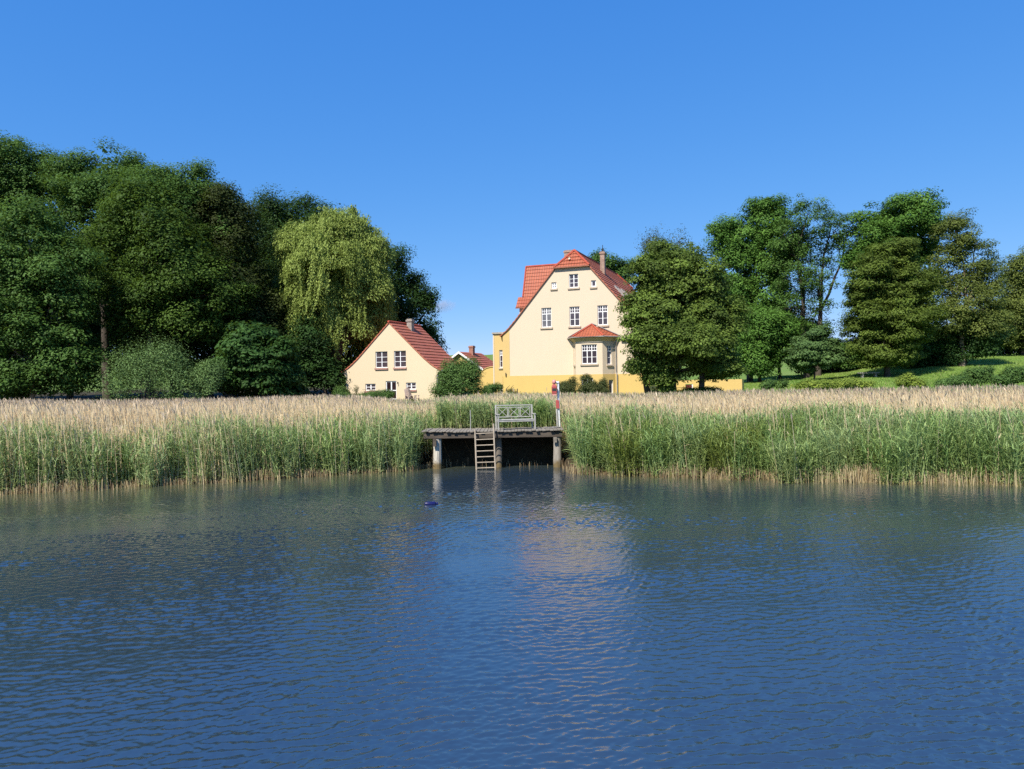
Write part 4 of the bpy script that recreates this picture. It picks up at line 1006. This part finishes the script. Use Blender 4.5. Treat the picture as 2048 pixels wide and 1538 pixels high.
def build_reeds(name, label, X, Y, s, green, r, leaves=6, plume=True):
    n = len(X); px = 1024 + F * X / Y
    gzv = np.maximum(ground(X, Y), -.25); jz_ = (X > jl) & (X < jr) & (Y < 37)
    H = (1.82 if green else 2.35) + .22 * smooth_noise(X, Y, 5, 11) + r.normal(0, .16 if green else .30, n)
    H *= np.where(s < .5, r.uniform(.7, 1.0, n), 1)
    top_py = np.interp(px, TOPPX, TOPPY)
    zlim = EYE - ((px - 1024) * SR + (top_py - 769) * CR) / F * Y
    H = np.where(jz_, 1.15, 1) * np.clip(np.minimum(H * np.where(jz_, .62, 1), (zlim - np.maximum(gzv, 0)) * r.uniform(.78, .97, n)), .35, 3.0)
    base = np.stack([X, Y, gzv - .05], 1); H = H + np.maximum(0, -gzv)
    lean = np.stack([r.normal(-.05, .10, n), r.normal(-.02, .09, n)], 1)
    if green: lean *= 1.5
    ang = r.uniform(-1.1, 1.1, n); wd = np.stack([np.cos(ang), np.sin(ang), np.zeros(n)], 1)
    def spine(t):
        t = np.asarray(t)
        return base + np.stack([lean[:, 0] * H * t ** 1.6, lean[:, 1] * H * t ** 1.6, H * t], 1)
    Vs, Qs, Cs = [], [], []; nv = 0
    var = r.normal(1, .10, (n, 1)); hue = r.normal(0, 1, (n, 1))
    tan = np.array([.70, .565, .35]) * var + hue * np.array([.025, .0, -.012]); gold = np.array([.50, .34, .13]) * var
    if green:
        patch = np.clip(.5 + .5 * smooth_noise(X, Y, 3.0, 5), 0, 1)[:, None]
        yel = ((px > 1190) & (px < 1600) & (s < 2.2))[:, None] * np.clip(.4 + .5 * smooth_noise(X, Y, 2.2, 9), 0, 1)[:, None]
        lf = (np.array([.31, .40, .165]) * (1 - patch) + np.array([.235, .345, .105]) * patch) * var + hue * np.array([.012, .0, -.006])
        lf = lf * (1 - yel) + np.array([.20, .255, .050]) * var * yel
    # stems
    ts = [0, .28, .62, 1.0]; w0 = .012 if green else .016
    for i, t_ in enumerate(ts):
        c = spine(t_); w = w0 * (1 - .6 * t_)
        Vs += [c - wd * w, c + wd * w]
        if green:
            col = (gold if t_ < .2 else (tan * .3 + lf * .7 if t_ < .5 else lf)); 
        else: col = tan * (.85 + .2 * t_)
        Cs += [col, col]
    V = np.stack(Vs, 1); C_ = np.stack(Cs, 1); k = V.shape[1]
    o = np.arange(n)[:, None] * k
    for i in range(3): Qs.append(np.concatenate([o + 2 * i, o + 2 * i + 1, o + 2 * i + 3, o + 2 * i + 2], 1))
    allV, allC, allQ = [V.reshape(-1, 3)], [np.clip(C_.reshape(-1, 3), .01, .85)], Qs; nv = n * k
    def ribbon(p0, d0, ln, wid, col, droop, width_prof=(1., .9, .06)):
        nonlocal nv
        side = np.cross(d0, np.array([0, 0, 1.])); side /= np.maximum(np.linalg.norm(side, axis=1, keepdims=True), 1e-5)
        side = side + r.normal(0, .35, side.shape); 
        mid = p0 + d0 * (ln * .5)[:, None]; end = p0 + d0 * ln[:, None]; end[:, 2] -= droop * ln; mid[:, 2] -= droop * ln * .15
        w = wid[:, None]
        V = np.stack([p0 - side * w * width_prof[0] / 2, p0 + side * w * width_prof[0] / 2, mid - side * w * width_prof[1] / 2, mid + side * w * width_prof[1] / 2, end - side * w * width_prof[2] / 2, end + side * w * width_prof[2] / 2], 1)
        m_ = len(p0); o = np.arange(m_)[:, None] * 6 + nv
        allQ.append(np.concatenate([o, o + 1, o + 3, o + 2], 1)); allQ.append(np.concatenate([o + 2, o + 3, o + 5, o + 4], 1))
        allV.append(V.reshape(-1, 3)); allC.append(np.clip(np.repeat(col, 6, 0), .01, .85)); nv += m_ * 6
    lo, hi = (.17, 1.0) if green else (.45, .95)
    for j in range(leaves):
        t_ = np.clip(lo + (hi - lo) * (j + r.uniform(0, 1, n)) / leaves, 0, .99)
        a = r.uniform(0, 6.283, n); el = r.uniform(.35, 1.3, n) if green else r.uniform(.2, 1.2, n)
        d = np.stack([np.cos(a) * np.cos(el) - .12, np.sin(a) * np.cos(el), np.sin(el)], 1)
        p0 = base + np.stack([lean[:, 0] * H * t_ ** 1.6, lean[:, 1] * H * t_ ** 1.6, H * t_], 1)
        ln = r.uniform(.30, .58, n) if green else r.uniform(.15, .35, n)
        col = lf * r.normal(1, .16, (n, 1)) if green else tan * r.uniform(.8, 1.1, (n, 1))
        ribbon(p0, d, ln, np.full(n, .019 if green else .015), col, .35)
    if plume and not green:
        tip = spine(1.0); d = np.stack([r.normal(-.28, .18, n), r.normal(0, .2, n), np.ones(n)], 1); d /= np.linalg.norm(d, axis=1, keepdims=True)
        pl = np.array([.60, .485, .34]) * r.normal(1, .15, (n, 1))
        has = r.random(n) < np.interp(s, [0, 9, 14, 22], [.18, .08, .25, .6])
        for q in range(2):
            ribbon(tip[has] - d[has] * .05, d[has] + r.normal(0, .08, (has.sum(), 3)), r.uniform(.20, .34, has.sum()), np.full(has.sum(), .034), pl[has], .12, (.3, 1., .15))
    me = np_mesh(name, np.concatenate(allV), np.concatenate(allQ), attrs={'tone': np.concatenate(allC)})
    return tag(link(me, name, REED), label, 'reeds', kind='stuff')
REED = mat_reed('reed', .34)
r = np.random.default_rng(21)
X, Y, s = reed_points(230000, 21, 53, -.15, 24, r)
px = 1024 + F * X / Y
nz = smooth_noise(X, Y, 4, 2) * .55
left = np.interp(s + nz, [0, 1.5, 3, 4.3, 8, 20], [.30, .35, .62, .97, .98, .92])
midl = np.interp(s + nz, [0, 2, 3.5, 6, 8, 20], [.12, .25, .6, .9, .95, .85])
cen = np.interp(s + nz, [0, 1.9, 3.0, 4.4, 13, 20], [.03, .08, .6, .88, .85, .65])
rig = np.interp(s + nz, [0, 2.8, 4.2, 5.4, 13, 18], [.03, .08, .55, .95, .92, .7])
wl = np.clip((px - 480) / 150, 0, 1); wc_ = np.clip((px - 790) / 80, 0, 1); wr_ = np.clip((px - 1080) / 120, 0, 1)
pt = left * (1 - wl) + midl * wl; pt = pt * (1 - wc_) + cen * wc_; pt = pt * (1 - wr_) + rig * wr_
istan = r.random(len(X)) < pt
thin = r.random(len(X)) < np.interp(s, [0, 3, 8, 24], [1., .9, .6, .5])
g = (~istan) & thin; d_ = istan & thin
build_reeds('green_reeds', 'dense green reeds along the water\'s edge', X[g], Y[g], s[g], True, r, 14)
build_reeds('dry_reeds', 'pale dry straw-coloured reeds with feathery plumes behind the green ones', X[d_], Y[d_], s[d_], False, r, 3)
# old broken stubble standing in the shallow water
n = 26000
X = r.uniform(-.8, .8, n) * 27; Y = shore(X) + np.where(r.random(n) < .93, r.uniform(-.25, .9, n), r.uniform(-.9, -.1, n))
ok = ~((X > jl + .3) & (X < jr - .1)) | ((r.random(n) < .10) & (Y > 31.2)); X, Y = X[ok], Y[ok]; n = len(X)
px = 1024 + F * X / Y
dens = np.interp(px, [-500, 500, 860, 1130, 1250, 1560, 2500], [.6, .5, .3, .3, .4, 1., 1.]) * np.clip(.7 + .5 * smooth_noise(X, Y, 1.6, 33), .15, 1.2); ok = r.random(n) < dens; X, Y, px = X[ok], Y[ok], px[ok]; n = len(X)
h = r.uniform(.12, .42, n) * np.interp(px, [0, 1100, 1300, 1560], [.95, .8, .9, 1.25]) * (1 + .35 * smooth_noise(X, Y, 2.5, 31)) ; h = np.minimum(np.maximum(h, .05), r.uniform(.3, .7, n)); ln_ = r.normal(0, .16, (n, 2)); a = r.uniform(-.9, .9, n); wd = np.stack([np.cos(a), np.sin(a), 0 * a], 1) * .011
b0 = np.stack([X, Y, np.full(n, -.3)], 1); b1 = np.stack([X + ln_[:, 0] * h, Y + ln_[:, 1] * h, h], 1)
V = np.stack([b0 - wd, b0 + wd, b1 + wd * .7, b1 - wd * .7], 1).reshape(-1, 3)
C0 = np.array([.52, .42, .24]) * r.normal(1, .2, (n, 1)); brown = (r.random((n, 1)) < np.interp(px, [0, 300, 1500, 1600], [.25, .5, .5, .12])[:, None]); C0 = np.where(brown, np.array([.24, .165, .095]) * r.normal(1, .2, (n, 1)), C0)
me = np_mesh('reed_stubble', V, np.arange(n * 4).reshape(n, 4), attrs={'tone': np.clip(np.repeat(C0, 4, 0), .02, .8)})
tag(link(me, 'reed_stubble', REED), 'golden broken reed stubble standing in the shallow water', 'reed stubble', kind='stuff')
# meadow grass between the reeds and the houses
n = 60000
Y = r.uniform(50, 66, n); X = r.uniform(-.4, .82, n) * Y; px = 1024 + F * X / Y
ok = (px > 640) & ~((px > 690) & (px < 880) & (Y > 57)) & (px < 1500) & (Y < 60.5); X, Y = X[ok], Y[ok]; n = len(X)
h = r.uniform(.12, .42, n); ln_ = r.normal(0, .3, (n, 2)); a = r.uniform(-1, 1, n); wd = np.stack([np.cos(a), np.sin(a), 0 * a], 1) * .02
z = ground(X, Y); b0 = np.stack([X, Y, z - .03], 1); b1 = np.stack([X + ln_[:, 0] * h, Y + ln_[:, 1] * h, z + h], 1)
V = np.stack([b0 - wd, b0 + wd, b1], 1).reshape(-1, 3); C0 = np.where(r.random((n, 1)) < .35, np.array([.36, .31, .17]), np.array([.13, .20, .06])) * r.normal(1, .2, (n, 1))
me = np_mesh('meadow_grass', V, None, np.arange(n * 3).reshape(n, 3), attrs={'tone': np.clip(np.repeat(C0, 3, 0), .02, .8)})
tag(link(me, 'meadow_grass', REED), 'rough meadow grass at the foot of the houses', 'grass', kind='stuff')

# short grass of the lawn
n = 150000
Y = r.uniform(48, 100, n); X = r.uniform(.28, .86, n) * Y; z = ground(X, Y)
keep = smooth_noise(X, Y, 3.5, 91) + r.normal(0, .6, n) > -.5; X, Y, z = X[keep], Y[keep], z[keep]; n = len(X)
h = r.uniform(.05, .16, n) * (1 + .5 * np.clip(smooth_noise(X, Y, 6, 92), -1, 1)); ln_ = r.normal(0, .5, (n, 2)); a = r.uniform(-1, 1, n); wd = np.stack([np.cos(a), np.sin(a), 0 * a], 1) * .03
b0 = np.stack([X, Y, z - .02], 1); b1 = np.stack([X + ln_[:, 0] * h, Y + ln_[:, 1] * h, z + h], 1)
V = np.stack([b0 - wd, b0 + wd, b1], 1).reshape(-1, 3)
C0 = (np.array([.215, .33, .06]) + np.clip(smooth_noise(X, Y, 7, 93), -1, 1)[:, None] * np.array([.03, .02, .006])) * r.normal(1, .18, (n, 1))
C0 = np.where(r.random((n, 1)) < .06, np.array([.30, .27, .12]), C0)
me = np_mesh('lawn_grass', V, None, np.arange(n * 3).reshape(n, 3), attrs={'tone': np.clip(np.repeat(C0, 3, 0), .01, .8)})
tag(link(me, 'lawn_grass', REED), 'short bright green lawn grass on the slope at the right', 'grass', kind='stuff')

# ------------------------------------------------------------------ jetty and what stands on it
M['wood'] = mat_plain('weathered_planks', (.215, .19, .155), .9, .35, 5., .5, 22., stretch=(1, 6, 6))
M['wood_dark'] = mat_plain('dark_timber', (.085, .068, .052), .9, .35, 4., .5, 20., stretch=(.4, 3, 3))
def mat_pile(name, col):
    m, t, b = new_mat(name)
    n = noise(t, 3., 5, stretch=(2, 2, .5)); c = mixc(t, ramp(t, n, .3, .7), tuple(x * .68 for x in col), tuple(x * 1.25 for x in col))
    cr = noise(t, 16., 3, stretch=(2, 2, .12)); c = mixc(t, ramp(t, cr, .60, .68), c, tuple(x * .35 for x in col))
    tc = t.nodes.new('ShaderNodeTexCoord'); sp = t.nodes.new('ShaderNodeSeparateXYZ'); t.links.new(tc.outputs['Object'], sp.inputs[0])
    ad = t.nodes.new('ShaderNodeMath'); ad.operation = 'MULTIPLY_ADD'; ad.inputs[1].default_value = -.5; t.links.new(noise(t, 5., 3), ad.inputs[0]); t.links.new(sp.outputs[2], ad.inputs[2])
    c = mixc(t, ramp(t, ad.outputs[0], .14, -.10), c, (.16, .115, .05)); t.links.new(c, b.inputs['Base Color']); b.inputs['Roughness'].default_value = .85
    bump(t, b, cr, .6, .03); return m
M['pile'] = mat_pile('grey_pile', (.46, .42, .35)); M['pile_shaded'] = mat_pile('shaded_pile', (.17, .145, .115)); M['pile_mid'] = mat_pile('mid_grey_pile', (.30, .27, .225))  # pale copy for the sunlit pile, dark copy with under-deck shade in its colour
M['bench'] = mat_plain('weathered_white_paint', (.38, .37, .335), .7, .2, 7.)
M['alu'] = mat_plain('grey_metal', (.45, .43, .38), .5, .15, 5., metal=.3)
M['ladder'] = mat_plain('pale_ladder_wood', (.36, .30, .225), .8, .2, 5.)
M['red'] = mat_plain('red_plastic', (.36, .07, .062), .45, .18, 5.)
M['red_faded'] = mat_plain('faded_red_plastic', (.60, .25, .22), .5, .1, 5.)
M['blue'] = mat_plain('navy_plastic', (.008, .010, .075), .3, .2, 5.)
DY = 31.0; DT = 1.585
jy = empty('jetty', ((jl + jr) / 2, DY, 0), 'weathered timber jetty on grey piles at the reed edge', 'jetty')
jc = (jl + jr) / 2; HWJ = (jr - jl) / 2
mb = MB(); x = -HWJ; rr = random.Random(4); i = 0
sagz = lambda x: .03 * ((x / HWJ) ** 2) + (.03 if x < -HWJ * .7 else 0) * (-(x / HWJ) - .7)
while x < HWJ - .05:
    w = rr.uniform(.13, .17); y0 = -rr.uniform(.02, .12); z = DT + sagz(x) + rr.uniform(-.008, .012)
    tilt = rr.uniform(-.012, .012)
    mb.obox((x, y0, z - .055), (w - .012, 0, tilt), (0, DECK_BACK - DY + rr.uniform(-.1, .1), 0), (0, 0, .05)); x += w; i += 1
mb.build('deck', M['wood'], jy, bevel=.006)
mb = MB(); mb.box(-HWJ + .08, HWJ - .06, .02, .16, DT - .30, DT - .062); mb.build('beam', M['wood_dark'], jy, bevel=.01)
mb = MB(); mb.box(-HWJ + .08, HWJ - .06, 1.9, 2.05, DT - .30, DT - .062); mb.build('beam', M['wood_dark'], jy, bevel=.01)
for xx in (-HWJ + .15, 0, HWJ - .2):
    mb = MB(); mb.box(xx - .06, xx + .06, .17, 1.89, DT - .26, DT - .066); mb.build('joist', M['wood_dark'], jy)
def pile(px, rad, mat, y=.22, lab=None):
    xx = at(px, 900, DY + y).x - jc
    p = MB(); p.tube([(xx, y, -1.2), (xx - .01, y, .25), (xx, y, .7), (xx, y, DT - .305)], [rad * 1.02, rad * 1.06, rad, rad * .97], 14)
    o = p.build('pile', M[mat], jy, smooth=False)
    if lab: o['label'] = lab
    return xx, o
x0, o0 = pile(875, .18, 'pile', .22, 'pale sunlit pile under the left end of the deck')
x1, o1 = pile(998, .13, 'pile_shaded', .45); x2, o2 = pile(1115, .17, 'pile_mid', .22, 'grey pile under the right end of the deck')
for yb in (2.0,):
    for pxx in (880, 1000, 1110): pile(pxx, .13, 'pile_shaded', yb)
mb = MB(); mb.box(x0 - .16, x0 - .02, -.10, .0, DT - .62, DT - .302); mb.build('bracket', M['wood_dark'], o0)
mb = MB(); mb.box(x2 - .18, x2 - .04, -.08, .02, DT - .52, DT - .302); mb.build('bracket', M['wood'], o2)
# footbridge deck continues to the bank inside the reeds
mb = MB()
for k in range(22): mb.box(-.2, 1.0, DECK_BACK - DY + .12 + k * .16, DECK_BACK - DY + .12 + k * .16 + .145, DT - .06 - .0, DT - .012)
mb.build('gangway', M['wood'], jy)
mb = MB()
for xx in (-.1, .8): mb.box(xx, xx + .1, DECK_BACK - DY + .1, DECK_BACK - DY + 3.7, DT - .2, DT - .063)
mb.build('joist', M['wood_dark'], jy)

# ladder
def P_at(px, py, y): q = at(px, py, y); return q
la = empty('ladder', (at(970, 900, 30.8).x, 30.8, 0), 'pale wooden ladder hooked on the front of the jetty', 'ladder')
lo_ = la.location
def rail(pxt, pyt, pxb, zb, yt, yb):
    a = at(pxt, pyt, yt); pb = at(pxb, 936, yb); pb.z = zb; return a - lo_, pb - lo_
a1, b1 = rail(950, 859, 953.5, -.5, 30.86, 30.60); a2, b2 = rail(987, 847, 991.5, -.5, 30.86, 30.60)
for a_, b_ in ((a1, b1), (a2, b2)):
    mb = MB(); mb.tube([b_, a_], [.036, .034], 8); mb.build('rail', M['ladder'], la)
for pyy in (867.5, 879.5, 891, 902.5, 914, 925, 936):
    tz = at(970, pyy, 30.7).z
    f = lambda A, B: B + (A - B) * ((tz - B.z) / (A.z - B.z))
    p, q = f(a1, b1), f(a2, b2); q.z += .02
    mb = MB(); mb.tube([p, q], .021, 6); mb.build('rung', M['ladder'], la)
mb = MB(); q = at(941, 863, 31.25); tag(mb and (lambda: (mb.tube([(0, 0, -.02), (.01, 0, .45), (0, 0, .88)], .017, 6), mb.build('rod', M['alu'], None, loc=(q.x, 31.25, DT)))[1])(), 'thin grey metal rod standing on the jetty left of the ladder', 'rod')

# bench
bp = at(1031, 861, 31.75)
bn = empty('garden_bench', (bp.x, 31.75, DT + .01), 'weathered white bench with a lattice back on the jetty', 'bench', rz=math.radians(12))
BW = .80; bm_ = M['bench']
for sx in (-1, 1):
    mb = MB(); mb.obox((sx * BW - .028, -.30, 0), (.056, 0, 0), (0, .056, 0), (0, 0, .63)); mb.build('leg', bm_, bn, bevel=.004)
    mb = MB(); mb.obox((sx * BW - .028, .20, 0), (.056, 0, 0), (0, .056, 0), (0, .07, 1.04)); mb.build('leg', bm_, bn, bevel=.004)
    mb = MB(); mb.box(sx * BW - .035, sx * BW + .035, -.34, .235, .632, .665); mb.build('armrest', bm_, bn, bevel=.004)
mb = MB()
for k in range(5): mb.box(-BW + .03, BW - .03, -.30 + k * .1, -.30 + k * .1 + .085, .40 + (.002 if k % 2 else 0), .43)
mb.box(-BW + .03, BW - .03, -.285, -.25, .33, .398); mb.box(-BW + .03, BW - .03, .16, .195, .33, .398)
mb.build('seat', bm_, bn, bevel=.004)
mb = MB(); by = lambda z: .215 + .07 * z
def bar(x0, z0, x1, z1, w=.03, pr=0.):
    a = Vector((x0, by(z0) - pr, z0)); b_ = Vector((x1, by(z1) - pr, z1)); d = (b_ - a); sd = d.cross(Vector((0, 1, 0))).normalized() * w
    mb.obox(a - sd / 2, d, sd, Vector((0, .03, 0)))
bar(-BW + .03, 1.02, BW - .03, 1.02, .042, .004); bar(-BW + .03, .93, BW - .03, .93, .028, .004); bar(-BW + .03, .52, BW - .03, .52, .036, .004)
th3 = (BW * 2 - .06) / 3
for k in range(1, 3):
    for o_ in (-.03, .03): bar(-BW + .03 + th3 * k + o_, .545, -BW + .03 + th3 * k + o_, .91, .024, .002)
bar(-BW + .09, .545, -BW + .09, .91, .022, .002); bar(BW - .09, .545, BW - .09, .91, .022, .002)
for k in range(3):
    xa = -BW + .03 + th3 * k + .06; xb = xa + th3 - .12
    bar(xa, .545, xb, .91, .015); bar(xa, .91, xb, .545, .015, .008)
    bar(xa, .545, (xa + xb) / 2, .75, .012, .012); bar(xb, .545, (xa + xb) / 2, .75, .012, .016)
mb.build('backrest', bm_, bn)

# rescue post with its red case
rp = at(1116.5, 858.5, 32.2)
po = empty('rescue_post', (rp.x, 32.2, DT), 'white post with a red rescue case and red band at the jetty\'s right end', 'post')
k_ = 32.2 / F
def lx(px): return at(px, 800, 32.2).x - rp.x
def lz(py, px=1116): return at(px, py, 32.2).z - DT
mb = MB(); mb.tube([(lx(1118.5), 0, -.05), (lx(1117), 0, lz(820)), (lx(1116.5), 0, lz(763))], .052, 10); mb.build('pole', M['white'], po)
mb = MB(); mb.tube([(lx(1117.5), -.02, lz(765)), (lx(1111), -.06, lz(765))], .05, 8); mb.build('arm', M['white'], po)
mb = MB()  # lantern shaped case: shoulders, neck and a rounded knob
cx = lx(1108.3); zt, zb = lz(769), lz(787.5)
def sec(w, z, d=.12): return [(cx - w, -.12 - d, z), (cx + w, -.12 - d, z), (cx + w, -.12 + d, z), (cx - w, -.12 + d, z)]
prof = [(.10, zb), (.108, zb + .05), (.108, zt - .10), (.085, zt - .03), (.05, zt + .02)]
sq = [sec(w, z, w * .8) for w, z in prof]
nb = len(mb.v)
for q in sq: mb.v += q
for i in range(len(sq) - 1):
    for j in range(4): a = nb + i * 4 + j; b_ = nb + i * 4 + (j + 1) % 4; mb.f.append((a, b_, b_ + 4, a + 4))
mb.f.append((nb + 3, nb + 2, nb + 1, nb)); e = nb + (len(sq) - 1) * 4; mb.f.append((e, e + 1, e + 2, e + 3))
case = mb.build('case', M['red'], po, bevel=.015)
mb = MB(); mb.tube([(cx, -.12, zt + .02), (cx, -.12, zt + .06), (cx, -.12, zt + .13), (cx, -.12, zt + .19), (cx, -.12, zt + .22)], [.05, .085, .095, .07, .02], 10); mb.build('knob', M['red_faded'], case, smooth=True)
mb = MB(); mb.box(cx - .085, cx + .085, -.217, -.209, zb + .13, zb + .24); mb.build('panel', M['lamp'], case)
mb = MB(); mb.box(cx - .09, cx + .09, -.20, -.04, zb - .06, zb - .003); mb.build('tray', M['red_faded'], case)
mb = MB(); mb.obox((lx(1112), -.11, lz(817)), (lx(1118.5) - lx(1112), 0, 0), (0, .05, 0), (-.02, 0, lz(800) - lz(817))); mb.build('band', M['red'], po, bevel=.01)
mb = MB(); mb.tube([(lx(1114.2), -.07, -.02), (lx(1113.2), -.07, lz(818))], .042, 8); mb.build('prop', M['alu'], po)
# rope heap
mb = MB(); pts = []
for i in range(90):
    t_ = i / 89; a = t_ * 6.283 * 4.3; rad_ = .10 + .14 * abs(math.sin(t_ * 3.1)); pts.append((rad_ * math.cos(a) * 1.5, rad_ * math.sin(a), .02 + .03 * (i % 22) / 22 + .025 * t_))
mb.tube(pts, .018, 6)
q = at(1104, 858, 31.9); tag(mb.build('rope', mat_plain('dark_rope', (.16, .15, .14), .9, .6, 14.), None, loc=(q.x, 31.9, DT)), 'small dark coil of rope lying on the jetty beside the post', 'rope')

# floating canister
fp = on_z(862, 1009, 0)
fl = empty('canister', (fp.x, fp.y, .02), 'dark blue plastic canister floating on the open water', 'canister', rz=math.radians(6))
mb = MB(); mb.tube([(-.19, 0, .0), (-.185, 0, .0), (-.15, 0, .0), (.11, 0, .0), (.14, 0, .0)], [.02, .055, .068, .068, .05], 14); mb.build('body', M['blue'], fl, smooth=True)
mb = MB(); mb.tube([(.14, 0, 0), (.15, 0, 0), (.205, 0, 0), (.21, 0, 0)], [.03, .036, .036, .03], 12); mb.build('cap', M['blue'], fl)

# garden chairs by the cottage
def chair(label, px, v, rz):
    u = CF.fu(px, 792, v)[0]; w_ = CF.M @ Vector((u, v, 0)); z = gz(w_.x, w_.y)
    c = empty('garden_chair', (w_.x, w_.y, max(z, 2.05)), label, 'chair', 'wooden garden chairs by the cottage', rz=rz)
    cm = M['chair']
    for sx in (-.27, .27):
        for yy_, hh in ((-.26, .55), (.22, .50)):
            mb = MB(); mb.box(sx - .03, sx + .03, yy_ - .03, yy_ + .03, -.1, hh); mb.build('leg', cm, c)
        mb = MB(); mb.box(sx - .06, sx + .06, -.32, .28, .553, .585); mb.build('armrest', cm, c)
    mb = MB()
    for k in range(5): mb.box(-.24, .24, -.27 + k * .1, -.19 + k * .1, .33 - k * .012, .36 - k * .012)
    mb.build('seat', cm, c)
    mb = MB()
    for k in range(5): mb.obox((-.24 + k * .1, .20, .30), (.085, 0, 0), (0, .03, 0), (0, .22, .72 + .06 * (2 - abs(k - 2))))
    mb.build('backrest', cm, c)
M['chair'] = mat_plain('grey_pink_wood', (.46, .36, .30), .8, .2, 6.)
chair('pale wooden armchair under the cottage\'s right low window', 820, -1.2, math.radians(40))
chair('darker wooden armchair at the right of the pale one by the cottage', 828, -1.0, math.radians(75))

# one small cloud low in the sky
cp = at(884, 612, 1500)
me_v = MB()
for j in range(9):
    for i in range(16):
        a, e = 2 * math.pi * i / 16, math.pi * (j / 8 - .5); me_v.v.append((30 * math.cos(a) * math.cos(e), 18 * math.sin(a) * math.cos(e), 17 * math.sin(e)))
for j in range(8):
    for i in range(16):
        a = j * 16 + i; b_ = j * 16 + (i + 1) % 16; me_v.f.append((a, b_, b_ + 16, a + 16))
m = bpy.data.materials.new('cloud_vapour'); m.use_nodes = True; t = m.node_tree; t.nodes.clear()
vol = t.nodes.new('ShaderNodeVolumePrincipled'); vol.inputs['Color'].default_value = (.85, .83, .9, 1); vol.inputs['Anisotropy'].default_value = .1
out = t.nodes.new('ShaderNodeOutputMaterial'); t.links.new(vol.outputs[0], out.inputs['Volume'])
tc = t.nodes.new('ShaderNodeTexCoord'); mp = t.nodes.new('ShaderNodeMapping'); mp.inputs['Scale'].default_value = (1 / 30, 1 / 18, 1 / 17); t.links.new(tc.outputs['Object'], mp.inputs[0])
ln2 = t.nodes.new('ShaderNodeVectorMath'); ln2.operation = 'LENGTH'; t.links.new(mp.outputs[0], ln2.inputs[0])
nn = noise(t, .06, 4)
s1 = t.nodes.new('ShaderNodeMath'); s1.operation = 'SUBTRACT'; t.links.new(nn, s1.inputs[0])
s2 = t.nodes.new('ShaderNodeMath'); s2.operation = 'MULTIPLY'; s2.inputs[1].default_value = .55; t.links.new(ln2.outputs['Value'], s2.inputs[0]); t.links.new(s2.outputs[0], s1.inputs[1])
t.links.new(ramp(t, s1.outputs[0], .02, .35), (mu := t.nodes.new('ShaderNodeMath')).inputs[0]); mu.operation = 'MULTIPLY'; mu.inputs[1].default_value = .035
t.links.new(mu.outputs[0], vol.inputs['Density'])
co_ = me_v.build('cloud', m, None, loc=cp); tag(co_, 'single small lavender-grey cloud low in the blue sky', 'cloud')
